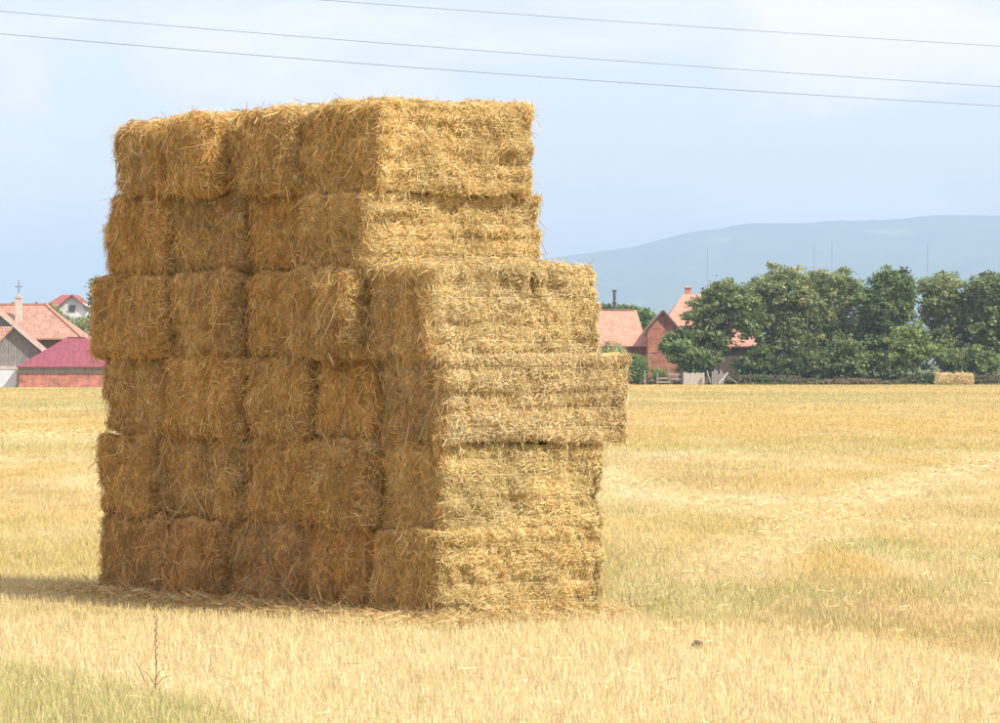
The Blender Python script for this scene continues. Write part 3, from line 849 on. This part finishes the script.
make_tree('shrub', 'dark shrub right behind the pale straw bales', 'shrub', 958, 373.5, [(952, 362, 14, 14), (970, 362, 14, 14), (985, 366, 15, 12)], (0.9, 1.0, 0.85), limbs=False, stems=3, trunk_r=0.05, group=SH, seed=9)
make_tree('shrub', 'rounded dark shrub against the brick gable house', 'shrub', 690, 373.0, [(686, 356, 16, 14), (700, 364, 14, 12), (678, 345, 12, 10)], (0.9, 1.05, 0.9), limbs=False, stems=3, trunk_r=0.05, group=SH, seed=10)
make_tree('shrub', 'dark low shrub under the broad tree', 'shrub', 776, 375.0, [(745, 369, 12, 10), (762, 364, 15, 13), (788, 364, 20, 13), (806, 368, 14, 11)], (0.7, 0.8, 0.7), limbs=False, stems=3, trunk_r=0.05, group=SH, seed=19)
make_tree('shrub', 'light green round bush below the tiled outbuilding', 'shrub', 612, 372.0, [(611, 352, 12, 7), (604, 362, 12, 9), (620, 364, 9, 9)], (1.35, 1.45, 1.3), leaf=0.24, limbs=False, stems=3, trunk_r=0.05, group=SH, seed=11)
make_tree('shrub', 'dark green bush at the corner between outbuilding and brick house', 'shrub', 638, 371.0, [(634, 362, 12, 8), (641, 373, 9, 9), (630, 374, 7, 8)], (0.9, 1.12, 0.9), leaf=0.24, limbs=False, stems=3, trunk_r=0.05, group=SH, seed=12)
make_tree('shrub', 'small bush in front of the brick gable wall', 'shrub', 660, 371.5, [(658, 376, 7, 6), (664, 378, 5, 5)], (1.0, 1.15, 0.9), leaf=0.2, limbs=False, stems=2, trunk_r=0.04, group=SH, seed=13)
def undergrowth():
    r = np.random.default_rng(77)
    n = 34000
    px = r.uniform(640, 1035, n); Y = np.where(r.random(n) < 0.35, r.uniform(367.6, 369.0, n), r.uniform(370.2, 373.5, n)); Y = np.where(px < 740, np.maximum(Y, 370.2 + 3 * r.random(n)), Y); Y = np.where((px > 930) & (px < 978), np.maximum(Y, 370.2 + 3 * r.random(n)), Y); X = (px - 500) / FPX * Y
    top = np.where(Y < 369.5, np.clip(0.15 + 1.1 * fbm2(X * 0.22, Y * 0.2, 37.0, 3), 0.05, 1), 0.7 + 0.8 * fbm2(X * 0.25, Y * 0.2, 31.0, 3))
    p = np.stack([X, Y, r.random(n) ** 0.8 * top], -1)
    n1 = unit(r.normal(size=(n, 3)) + np.array([0, -0.3, 0.4])); a = unit(np.cross(n1, r.normal(size=(n, 3)) * 0.6 + np.array([1, 0, 0]))); b = np.cross(n1, a)
    L = r.uniform(0.08, 0.22, (n, 1)); w_ = L * r.uniform(0.3, 0.6, (n, 1))
    V = np.stack([p - a * L, p - b * w_, p + a * L, p + b * w_], 1).reshape(-1, 3)
    dry = (fbm2(X * 0.12, Y * 0.1, 41.0, 2) + r.normal(0, 0.3, n)) > 0.12
    c = np.where(dry[:, None], np.array([0.27, 0.21, 0.13]), np.array([0.13, 0.16, 0.065])) * r.uniform(0.6, 1.4, (n, 1))
    tag(obj('undergrowth', np_mesh('undergrowth', V, quads=np.arange(4 * n).reshape(-1, 4), col=np.repeat(c, 4, 0)), M_leaf), 'dark weeds and dry brush along the far field edge below the trees', 'undergrowth', kind='stuff')
undergrowth()
BT = 'trees behind the houses'
make_tree('leafy_tree', 'distant tree showing between outbuilding roof and brick gable', 'tree', 645, 432.0, [(646, 320, 10, 9), (640, 330, 10, 12), (652, 326, 8, 10)], (1.05, 1.25, 0.95), group=BT, seed=14)
make_tree('leafy_tree', 'distant treetop just above the outbuilding roof ridge', 'tree', 616, 436.0, [(608, 312, 8, 5), (622, 313, 8, 6), (634, 314, 7, 6), (615, 330, 16, 14)], (0.8, 1.0, 0.85), group=BT, seed=15)
make_tree('leafy_tree', 'pale green tree in front of the white gable house', 'tree', 62, 372.0, [(52, 318, 10, 9), (64, 326, 12, 9), (75, 334, 14, 9), (84, 342, 10, 12), (58, 336, 14, 12), (47, 309, 6, 5), (86, 325, 5, 8)], (1.35, 1.35, 1.35), leaf=0.26, group=BT, seed=16)
make_tree('leafy_tree', 'dark tree rising beside the white gable house, half behind the stack', 'tree', 101, 395.0, [(97, 288, 7, 8), (104, 294, 10, 10), (98, 305, 9, 10), (100, 325, 11, 14), (93, 330, 6, 12)], (0.62, 0.8, 0.7), leaf=0.3, group=BT, seed=17)

# ------------------------------------------------------------------ buildings
def roof_mesh(name, x0, x1, y0, y1, ze, zr, i0=0.0, i1=0.0, th=0.14, axis='x', yr=None):
    """closed pitched roof; ridge along x (or along y), hip insets i0/i1; UVs run along and up each slope"""
    if axis == 'x':
        ym = (y0 + y1) / 2 if yr is None else yr
        top = [(x0, y0, ze), (x1, y0, ze), (x1, y1, ze), (x0, y1, ze), (x0 + i0, ym, zr), (x1 - i1, ym, zr)]
        F = [(0, 1, 5, 4), (2, 3, 4, 5), (1, 2, 5), (3, 0, 4)]
    else:
        xm = (x0 + x1) / 2 if yr is None else yr
        top = [(x0, y0, ze), (x1, y0, ze), (x1, y1, ze), (x0, y1, ze), (xm, y0 + i0, zr), (xm, y1 - i1, zr)]
        F = [(1, 2, 5, 4), (3, 0, 4, 5), (0, 1, 4), (2, 3, 5)]
    low = [(p[0], p[1], p[2] - th) for p in top]
    gable = (i0 == 0, i1 == 0)
    v = top + low
    f = []
    for k, q in enumerate(F):
        if k == 2 and (gable[1] if axis == 'x' else gable[0]) : continue
        if k == 3 and (gable[0] if axis == 'x' else gable[1]) : continue
        f.append(q); f.append(tuple(i + 6 for i in q[::-1]))
    rim = [(0, 1), (2, 3)] if axis == 'x' else [(1, 2), (3, 0)]
    ends = ([(1, 2, 5, gable[1]), (3, 0, 4, gable[0])] if axis == 'x' else [(0, 1, 4, gable[0]), (2, 3, 5, gable[1])])
    for a, b in rim: f.append((b, a, a + 6, b + 6)[::-1])
    for a, b, r_, g in ends:
        if g:
            f.append((a, r_, r_ + 6, a + 6)); f.append((r_, b, b + 6, r_ + 6))
        else:
            f.append((a, b, b + 6, a + 6))
    me = bpy.data.meshes.new(name); me.from_pydata(v, [], f)
    uv = me.uv_layers.new(name='UVMap')
    for p in me.polygons:
        n = p.normal
        e = Vector((-n.y, n.x, 0))
        e = e.normalized() if e.length > 1e-4 else Vector((1, 0, 0))
        u2 = n.cross(e)
        for li in p.loop_indices:
            co = Vector(v[me.loops[li].vertex_index])
            uv.data[li].uv = (co.dot(e), co.dot(u2))
    me.update()
    return me
def wallbox(x0, x1, y0, y1, z1, gable=None, axis='x'):
    """walls with optional gable triangles up to height gable"""
    m = MB(); m.box(x0, x1, y0, y1, -0.2, z1)
    if gable:
        if axis == 'y':
            xm = (x0 + x1) / 2
            m.prism([(x0, y0 + 0.001, z1 - 0.002), (x1, y0 + 0.001, z1 - 0.002), (xm, y0 + 0.001, gable)], (0, y1 - y0 - 0.002, 0))
        else:
            ym = (y0 + y1) / 2
            m.prism([(x0 + 0.001, y0, z1 - 0.002), (x0 + 0.001, ym, gable), (x0 + 0.001, y1, z1 - 0.002)], (x1 - x0 - 0.002, 0, 0))
    return m
def X_(px, Y): return (px - 500) / FPX * Y
def Z_(py, Y): return EYE - (py - 362) / FPX * Y

# tiled outbuilding, half hidden by the stack
Y0 = 390.0
o = tag(empty('outbuilding', (X_(600, Y0), Y0, 0)), 'low brick outbuilding with pink clay tile roof and tall flue pipe', 'building')
ox = X_(600, Y0)
wallbox(X_(545, Y0) - ox, X_(650, Y0) - ox, 0.5, 7.5, Z_(347, Y0)).build('wall', M_brick, o)
rf = obj('roof', roof_mesh('roof', X_(540, Y0) - ox, X_(647.2, Y0) - ox, 0, 8, Z_(346, Y0), Z_(310.5, 394), 0.9, 0.9), M_tile, o)
MB().beam((X_(540, Y0) - ox + 0.95, 4, Z_(310.2, 394)), (X_(645.5, Y0) - ox - 0.95, 4, Z_(310.2, 394)), 0.26, 0.14).build('ridge_cap', M_tile_old, rf)
MB().box(X_(541, Y0) - ox, X_(645, Y0) - ox, 0.05, 0.14, Z_(348.3, Y0), Z_(347.6, Y0)).build('gutter', M_metal, rf)
cx = X_(614.3, 396) - ox
MB().tube([(cx, 5.5, 5.6), (cx, 5.5, Z_(293, 396))], [0.15, 0.14], 10).build('flue_pipe', M_metal, rf)
MB().tube([(cx, 5.5, Z_(292.8, 396)), (cx, 5.5, Z_(290.5, 396))], [0.21, 0.22], 10).build('flue_cap', M_metal, rf)
MB().tube([(cx, 5.5, Z_(304.5, 396)), (cx, 5.5, Z_(302.5, 396))], [0.22, 0.22], 10).build('flue_collar', M_metal, rf)
MB().box(X_(631, Y0) - ox, X_(640, Y0) - ox, 0.44, 0.52, 0, 2.1).build('door', M_dark_wood, o)
MB().box(X_(612, Y0) - ox, X_(619, Y0) - ox, 0.44, 0.52, 1.4, 2.3).build('window', M_glass, o)

# brick gable house with the big tiled roof behind
Y0 = 386.0; ox = X_(663, Y0)
o = tag(empty('brick_house', (ox, Y0, 0)), 'red brick gable house with steep clay tile roof behind the leaning tree', 'house')
xl, xr = X_(648, Y0) - ox, X_(678, Y0) - ox
wallbox(xl, xr, 0, 5.2, Z_(329, Y0), Z_(312.5, Y0), 'y').build('wall', M_brick, o)
rf = obj('roof', roof_mesh('roof', X_(645.3, Y0) - ox, X_(680.7, Y0) - ox, -0.3, 6.5, Z_(331, Y0), Z_(310.8, Y0), 0, 0, axis='y'), M_tile, o)
for s_, px in ((-1, 644.9), (1, 681.1)):
    MB().beam((X_(663, Y0) - ox, -0.36, Z_(311.5, Y0)), (X_(px, Y0) - ox, -0.36, Z_(331.8, Y0)), 0.09, 0.2).build('barge_board', M_dark_wood, rf)
for px in (660.8, 665.2):
    MB().box(X_(px - 0.8, Y0) - ox, X_(px + 0.8, Y0) - ox, -0.03, 0.1, Z_(324.5, Y0), Z_(321.3, Y0)).build('vent', M_glass, o)
MB().box(xl - 0.02, xr + 0.02, -0.05, 0.0, Z_(353.0, Y0), Z_(352.0, Y0)).build('brick_band', M_brick2, o)
YM = 390.5
y0m = YM - Y0
wallbox(X_(654, YM) - ox, X_(757, YM) - ox, y0m + 0.5, y0m + 9.5, Z_(347, YM)).build('main_wall', M_dark_wood, o)  # dark wood colour stands in for the shade under the trees
mr = obj('main_roof', roof_mesh('main_roof', X_(648.5, YM) - ox, X_(761, YM) - ox, y0m, y0m + 10, Z_(346, YM), Z_(294.5, YM + 5), 3.6, 4.4), M_tile, o)
yc = YM + 6.0
MB().box(X_(685, yc) - ox, X_(691, yc) - ox, y0m + 5.6, y0m + 6.3, 6.5, Z_(288.5, yc)).build('chimney', M_brick2, mr)
MB().box(X_(684.3, yc) - ox, X_(691.7, yc) - ox, y0m + 5.5, y0m + 6.4, Z_(288.4, yc), Z_(287.0, yc)).build('chimney_cap', M_plaster, mr)

# shed with the purple-red hip roof
Y0 = 328.0; ox = X_(64, Y0)
o = tag(empty('brick_shed', (ox, Y0, 0)), 'low brick shed with smooth purple-red hipped roof', 'shed')
wallbox(X_(18.5, Y0) - ox, X_(112, Y0) - ox, 0.0, 7.0, Z_(366, Y0)).build('wall', M_brick2, o)
rf = obj('roof', roof_mesh('roof', X_(17, Y0) - ox, X_(114, Y0) - ox, -0.35, 7.4, Z_(367, Y0), Z_(338, 331.5), 3.7, 2.7, th=0.1), M_metalred, o)
MB().box(X_(18.4, Y0) - ox, X_(112.1, Y0) - ox, -0.035, -0.002, Z_(374, Y0), Z_(368, Y0)).build('eave_shade_strip', M_grey_wood, o)  # grey strip painting the eave's shade onto the top of the brick wall
MB().beam((X_(17, Y0) - ox + 3.75, 3.52, Z_(338, 331.5)), (X_(114, Y0) - ox - 2.75, 3.52, Z_(338, 331.5)), 0.22, 0.08).build('ridge_cap', M_metalred, rf)

# grey plank barn (its ridge runs away from the camera; most of it lies outside the frame)
Y0 = 332.0; ox = X_(0, Y0)
o = tag(empty('plank_barn', (ox, Y0, 0)), 'weathered grey plank barn gable beside the purple-red roofed shed', 'barn')
ap_px, ap_py, re_px, re_py = -4, 309, 43, 350
le_px = ap_px - (re_px - ap_px)
xr = X_(40, Y0) - ox; xl = X_(le_px + 3, Y0) - ox; xa = X_(ap_px, Y0) - ox
za, ze = Z_(ap_py, Y0), Z_(re_py, Y0)
wallbox(xl, xr, 0.06, 3.2, ze - 0.1, za - 0.25, 'y').build('wall', M_grey_wood, o)
rf = obj('roof', roof_mesh('roof', X_(le_px, Y0) - ox, X_(re_px, Y0) - ox, -0.45, 3.5, ze, za, 0, 0, axis='y', th=0.12), M_tile_old, o)
MB().beam((xa, -0.5, za - 0.08), (X_(re_px, Y0) - ox + 0.1, -0.5, ze - 0.14), 0.09, 0.24).build('barge_board', M_barge, rf)
MB().beam((xa, -0.5, za - 0.08), (X_(le_px, Y0) - ox - 0.1, -0.5, ze - 0.14), 0.09, 0.24).build('barge_board', M_barge, rf)
pw = 0.24; x = xl; k = 0
while x < xr - 0.02:
    x2 = min(x + pw * (0.85 + 0.3 * rng.random()), xr)
    top = lambda xx: ze - 0.1 + (za - ze - 0.15) * (1 - abs(xx - xa) / (xr - xa))
    yy = -0.01 - 0.035 * rng.random(); g = 0.012
    z0 = Z_(366.5, Y0)
    MB().prism([(x + g, yy, z0), (x2 - g, yy, z0), (x2 - g, yy, top(x2 - g) - 0.05), (x + g, yy, top(x + g) - 0.05)], (0, 0.055, 0)).build('plank', M_grey_wood, o)
    x = x2
# lean-to with tiles against the barn, and the pale gate below
MB().box(X_(-40, Y0) - ox, X_(18, Y0) - ox, -0.55, 0.0, Z_(370, Y0), Z_(366.6, Y0)).build('ledge_beam', M_barge, o)
yl = -1.6
lt = obj('porch_roof', roof_mesh('porch_roof', X_(-60, Y0) - ox, X_(0.5, Y0 - 1.5) - ox, yl, -0.5, Z_(341, Y0 - 1.6), Z_(327, Y0 - 1), 0, -1.0, axis='x', th=0.1), M_tile_old, o)
g = tag(empty('sheet_gate', (X_(6, 328.6), 328.6, 0)), 'pale grey sheet metal gate between barn and brick shed', 'gate')
MB().box(-2.6, X_(17.3, 328.6) - X_(6, 328.6), 0, 0.06, 0.03, Z_(370.5, 328.6)).build('panel', M_gate, g)
for px in (-18, 16.9):
    MB().box(X_(px, 328.6) - X_(6, 328.6) - 0.06, X_(px, 328.6) - X_(6, 328.6) + 0.06, -0.07, -0.005, -0.1, Z_(370, 328.6)).build('post', M_pale_wood, g)

# old tiled house behind the barn
Y0 = 352.0; ox = X_(35, Y0)
o = tag(empty('tiled_house', (ox, Y0, 0)), 'old house with patchy orange tile roof and cross-topped chimney', 'house')
wallbox(X_(-58, Y0) - ox, X_(79, Y0) - ox, 0.5, 9.5, Z_(339, Y0)).build('wall', M_dark_wood, o)
rf = obj('roof', roof_mesh('roof', X_(-62, Y0) - ox, X_(82.5, Y0) - ox, 0, 10, Z_(338.5, Y0), Z_(305, 357), 3.7, 3.8), M_tile_old, o)
def hipcap(a, b): MB().beam(a, b, 0.3, 0.16).build('ridge_cap', M_tile, rf)
xr_ = X_(82.5, Y0) - ox
hipcap((xr_, 0, Z_(338.3, Y0)), (xr_ - 3.8, 5, Z_(304.8, 357)))
hipcap((X_(-62, Y0) - ox + 3.7, 5, Z_(304.8, 357)), (xr_ - 3.8, 5, Z_(304.8, 357)))
cx = X_(18.7, 354.5) - ox
ch = MB().box(cx - 0.28, cx + 0.28, 2.2, 2.8, 4.6, Z_(299, 354.5)).build('chimney', M_plaster, rf)
zc = Z_(299, 354.5)
MB().prism([(cx - 0.34, 2.15, zc + 0.003), (cx + 0.34, 2.15, zc + 0.003), (cx + 0.02, 2.15, zc + 0.45)], (0, 0.7, 0)).build('chimney_hood', M_pale_wood, rf)
mb = MB().tube([(cx, 2.5, zc + 0.3), (cx, 2.5, Z_(280.5, 354.5))], [0.04, 0.03], 6)
za2 = Z_(287.5, 354.5)
mb.beam((cx - 0.36, 2.5, za2), (cx + 0.36, 2.5, za2 + 0.03), 0.05, 0.05)
mb.build('cross', M_metal, rf)
c2 = X_(12.5, 356) - ox
MB().box(c2 - 0.25, c2 + 0.3, 5.2, 5.8, 5.5, Z_(302.5, 357)).build('chimney', M_brick, rf)
c3 = X_(35, 356) - ox
MB().box(c3 - 0.08, c3 + 0.08, 5.0, 5.2, 6.8, Z_(302.5, 357)).build('vent_pipe', M_metal, rf)

# white gable house on the rise behind
Y0 = 470.0; ox = X_(72, Y0)
o = tag(empty('white_house', (ox, Y0, 0)), 'white gable house with red roof behind the pale green tree', 'house')
wallbox(X_(58.5, Y0) - ox, X_(86.5, Y0) - ox, 0, 8, Z_(306, Y0), Z_(296.5, Y0), 'y').build('wall', M_white, o)
rf = obj('roof', roof_mesh('roof', X_(55.5, Y0) - ox, X_(88.8, Y0) - ox, -0.5, 8.5, Z_(308.3, Y0), Z_(295, Y0), 0, 0, axis='y', th=0.16), M_redroof, o)
# wing that shows the red slope towards the field
wallbox(X_(38, Y0) - ox, X_(58, Y0) - ox, 1.2, 7, Z_(307, Y0)).build('wing_wall', M_white, o)
obj('wing_roof', roof_mesh('wing_roof', X_(42, Y0) - ox, X_(71, Y0) - ox, 0.8, 7.6, Z_(307, Y0), Z_(295.2, 474), 1.9, 0.3), M_redroof, o)
wd_ = MB().box(X_(68, Y0) - ox, X_(76, Y0) - ox, -0.05, 0.02, Z_(313, Y0), Z_(305, Y0)).build('window', M_pale_wood, o)
MB().box(X_(69, Y0) - ox, X_(75, Y0) - ox, -0.08, -0.02, Z_(312.4, Y0), Z_(306, Y0)).build('pane', M_glass, wd_)
MB().box(X_(76, Y0) - ox, X_(85, Y0) - ox, -1.2, -0.002, Z_(319, Y0), Z_(317.5, Y0)).build('balcony', M_pale_wood, o)

# ------------------------------------------------------------------ fences along the far edge of the field
def fence(label, pxs, Y, rails, posts, mat, wob=0.04):
    bx = X_(pxs[0], Y)
    root = tag(empty('wooden_fence', (bx, Y, 0)), label, 'fence')
    x1 = X_(pxs[1], Y) - bx
    n = max(2, int(posts))
    xs = [x1 * k / (n - 1) for k in range(n)]
    for x in xs:
        hgt = 1.15 + rng.uniform(-0.15, 0.2); t = rng.normal(0, 0.05)
        MB().beam((x, 0, -0.2), (x + t, rng.normal(0, 0.03), hgt), 0.12, 0.12).build('post', mat, root)
    for a, b in zip(xs[:-1], xs[1:]):
        for z in rails:
            if rng.random() < 0.3: continue
            MB().beam((a - 0.1, -0.09, z + rng.normal(0, wob)), (b + 0.1, -0.09, z + rng.normal(0, wob)), 0.035, 0.15).build('rail', mat, root)
    return root
fence('rough grey rail fence in front of the brick gable house', (645, 682), 369.2, (0.25, 0.55, 0.9), 4, M_grey_wood)
fence('low dark rail fence under the leaning and broad trees', (738, 800), 369.0, (0.4, 0.8), 6, M_dark_wood)
fence('dark rail fence beyond the pale straw bales', (974, 1030), 369.4, (0.4, 0.8), 5, M_dark_wood)
# board panel
r_ = tag(empty('board_panel', (X_(694, 369), 369, 0)), 'pale grey board panel standing between dark posts at the field edge', 'fence panel')
x = X_(683.5, 369) - X_(694, 369)
while x < X_(704, 369) - X_(694, 369):
    MB().box(x, x + 0.185, -0.02 - 0.02 * rng.random(), 0.03, -0.03 + 0.04 * rng.random(), 1.02 + 0.14 * rng.random()).build('board', M_pale_wood, r_)
    x += 0.195
for px in (682.4, 706.5):
    MB().beam((X_(px, 369) - X_(694, 369), 0.05, -0.2), (X_(px, 369) - X_(694, 369) + (0.12 if px > 700 else 0), 0.05, 1.25), 0.2, 0.16).build('post', M_dark_wood, r_)
MB().box(X_(683, 369) - X_(694, 369), X_(706, 369) - X_(694, 369), 0.032, 0.08, 0.35, 0.47).build('rail', M_dark_wood, r_)
for a, b, lab in (((711, 384, 368.2), (707, 371, 368.5), 'short pale plank leaning on the post of the board panel'),
                  ((719, 384, 367.6), (728, 373, 368.5), 'thin pale pole leaning across the plank heap'),
                  ((737, 383.6, 367.8), (723, 373.5, 368.6), 'wide grey plank sloping down beside the thin pole')):
    p, q = W(*a), W(*b); p[2] = max(p[2], 0.02)
    o = tag(empty('leaning_plank', tuple(p)), lab, 'plank')
    MB().beam((0, 0, 0), tuple(q - p), 0.05, 0.11 if 'thin' in lab else 0.26).build('board', M_pale_wood if 'grey' not in lab else M_grey_wood, o)
r_ = tag(empty('plank_screen', (X_(721, 369.3), 369.3, 0)), 'grey upright plank screen behind the leaning planks', 'fence panel')
x = X_(712, 369.3) - X_(721, 369.3)
while x < X_(724, 369.3) - X_(721, 369.3):
    MB().box(x, x + 0.16, -0.02 * rng.random(), 0.03, -0.02, 0.95 + 0.45 * rng.random()).build('board', M_grey_wood, r_)
    x += 0.19
MB().box(X_(712, 369.3) - X_(721, 369.3), X_(724.5, 369.3) - X_(721, 369.3), 0.032, 0.07, 0.5, 0.6).build('rail', M_grey_wood, r_)

# far pale straw bales in front of the trees
YB = 366.0
def far_bale(px0, px1, label, sd):
    h = np.array([X_(px1, YB) - X_(px0, YB), 1.3, Z_(374.2, YB)]) / 2
    root = tag(empty('straw_bale', ((X_(px0, YB) + X_(px1, YB)) / 2, YB, 0)), label, 'straw bale', 'straw bales by the far trees')
    V, Q = box_grid(h, 0.09)
    P, N = bale_surface(V, None, h, 0.30, sd, [], ())
    P[:, 0] *= 1 - 0.10 * (P[:, 2] / h[2] + 1) / 2
    obj('bale_body', np_mesh('bale_body', P + np.array([0, 0, h[2] - 0.03]), quads=Q, col=np.tile(S_PALE * 1.05, (len(P), 1)), smooth=True), M_core, root)
    n = 2500
    p = rng.uniform(-1, 1, (n, 3)) * h; f = rng.random(n); p[f < .6, 1] = -h[1]; p[f >= .6, 2] = h[2]
    S, Nn = bale_surface(p, None, h, 0.30, sd, [], ())
    S[:, 0] *= 1 - 0.10 * (S[:, 2] / h[2] + 1) / 2
    Vv, Qq, Cc = ribbons(S, unit(rng.normal(size=(n, 3)) + Nn * 0.3), rng.normal(0, 0.3, (n, 3)), rng.gamma(4, 0.04, n), rng.uniform(0.02, 0.04, n), straw_cols(n, (7, 1.2, 0.3, 2, 0.2), (1.04, 1.02, 0.98)))
    st = obj('loose_straw', np_mesh('loose_straw', Vv + np.array([0, 0, h[2] - 0.03]), quads=Qq, col=Cc), M_straw, root); st['kind'] = 'stuff'
far_bale(934.5, 954.2, 'small pale straw bale by the far trees, next to the bright shrub', 3.3)
far_bale(953.8, 973.5, 'small pale straw bale by the far trees, next to the dark rail fence', 5.9)

# ------------------------------------------------------------------ overhead wires and masts
def wire(label, pts, rad):
    """level wires, so height fixes the distance along them; they run on well past the frame"""
    mb = MB(); P = []
    for px, py, Y in pts: P.append(W(px, py, Y))
    P = np.array(P)
    d0, d1 = P[0] - P[1], P[-1] - P[-2]
    P = np.concatenate([[P[0] + d0 * 1.2], P, [P[-1] + d1 * 1.2]])
    mb.tube([tuple(p) for p in P], [rad] * len(P), 6)
    o = mb.build('power_line', M_wire)
    return tag(o, label, 'wire', 'overhead wires above the field')
def line_pts(pa, pb, ya, yb, sag, n=12):
    r = []
    for k in range(n + 1):
        t = k / n; px = pa[0] + (pb[0] - pa[0]) * t; py = pa[1] + (pb[1] - pa[1]) * t + sag * 4 * t * (1 - t)
        r.append((px, py, 1 / ((1 - t) / ya + t / yb)))
    return r
wire('highest overhead wire of the three, set apart from the two below', line_pts((-60, -30), (1060, 50.5), 100, 124, 3.5), 0.008)
wire('middle overhead wire, just above the lowest one', line_pts((-60, 6.5), (1060, 91), 98, 126, 4), 0.008)
wire('lowest overhead wire, passing closest above the straw stack', line_pts((-60, 29), (1060, 110), 97, 125, 5), 0.009)
for px, top, Y, lab in ((707.5, 249, 760, 'thin distant mast rising above the leaning tree'), (814, 246, 800, 'thin distant mast behind the airy tree, the fainter of two'), (832, 243, 790, 'thin distant mast straight above the airy tree'), (927.5, 243, 770, 'thin distant mast above the gap beside the dense dark tree')):
    x = X_(px, Y); z = Z_(top, Y)
    o = tag(empty('distant_mast', (x, Y, 0)), lab, 'mast', 'distant masts beyond the trees')
    MB().tube([(0, 0, -0.5), (0, 0, z)], [0.06, 0.03], 8).build('pole', M_concrete, o)

# ------------------------------------------------------------------ small things in the foreground
b = Gd(155, 690)
o = tag(empty('dry_weed', (b[0], b[1], 0)), 'thin dark dried weed stalk with seed knots standing in the stubble', 'weed')
s = b[1] / FPX; hgt = 78 * s
pts = [(0, 0, -0.03), (0.01, 0, hgt * 0.3), (0.0, 0.01, hgt * 0.6), (0.022, 0, hgt)]
MB().tube(pts, [0.0036, 0.0032, 0.0026, 0.0014], 6).build('stem', M_stalk, o)
for k in range(15):
    t = 0.30 + 0.62 * k / 14; z = hgt * t; sd_ = 1 if k % 2 else -1
    xc = 0.01 * (1 - abs(t - 0.4)); l = 0.004 + 0.010 * rng.random()
    MB().tube([(xc, 0, z), (xc + sd_ * l * 0.6, rng.normal(0, 0.006), z + 0.008), (xc + sd_ * l * 0.7, 0, z + 0.02)], [0.002, 0.004, 0.001], 5).build('seed_knot', M_stalk, o)
for (dx, z0, z1) in ((-0.09, 0.03, 0.13), (0.06, 0.06, 0.14), (0.10, 0.02, 0.09)):
    MB().tube([(0, 0, z0), (dx * 0.5, 0.01, (z0 + z1) / 2 + 0.02), (dx, 0.0, z1)], [0.003, 0.0024, 0.0012], 5).build('twig', M_stalk, o)
b = Gd(147, 684)
o = tag(empty('dry_twig', (b[0], b[1], 0)), 'short bare dead twig slanting beside the dried weed stalk', 'twig')
MB().tube([(0, 0, -0.02), (-0.05, 0, 0.10), (-0.10, 0.01, 0.19)], [0.004, 0.003, 0.0012], 6).build('stem', M_stalk, o)
MB().tube([(-0.05, 0, 0.10), (-0.03, 0.0, 0.15)], [0.0025, 0.001], 5).build('side_twig', M_stalk, o)
def clod(px, py, size, label, sd):
    b = Gd(px, py)
    n = 10; V = []; Q = []
    for i in range(n + 1):
        for j in range(16):
            th = math.pi * i / n; ph = 2 * math.pi * j / 16
            V.append((math.sin(th) * math.cos(ph), math.sin(th) * math.sin(ph), math.cos(th)))
    V = np.array(V); V = V * (1 + 0.35 * VN(V * 1.8 + sd) + 0.2 * VN(V * 4 + sd))[:, None] * np.array(size)
    for i in range(n):
        for j in range(16):
            Q.append((i * 16 + j, (i + 1) * 16 + j, (i + 1) * 16 + (j + 1) % 16, i * 16 + (j + 1) % 16))
    return tag(obj('soil_clod', np_mesh('soil_clod', V, quads=Q, smooth=True), M_clod, None, (b[0], b[1], size[2] * 0.55)), label, 'clod')
clod(698, 647, (0.04, 0.04, 0.032), 'fist-sized brown soil clod lying in the pale front stubble', 2.0)

# ------------------------------------------------------------------ haze: the summer air between here and the mountains
hz = MB().box(-19000, 19000, -300, 19200, -1.2, 490).build('haze', None)
m = bpy.data.materials.new('haze_air'); m.use_nodes = True
t = m.node_tree; t.nodes.clear()
oo = t.nodes.new('ShaderNodeOutputMaterial'); pv = t.nodes.new('ShaderNodeVolumePrincipled')
pv.inputs['Color'].default_value = (0.58, 0.80, 1.0, 1)
pv.inputs['Density'].default_value = 0.00016
pv.inputs['Anisotropy'].default_value = 0.0
t.links.new(pv.outputs['Volume'], oo.inputs['Volume'])
hz.data.materials.append(m)
tag(hz, kind='stuff')
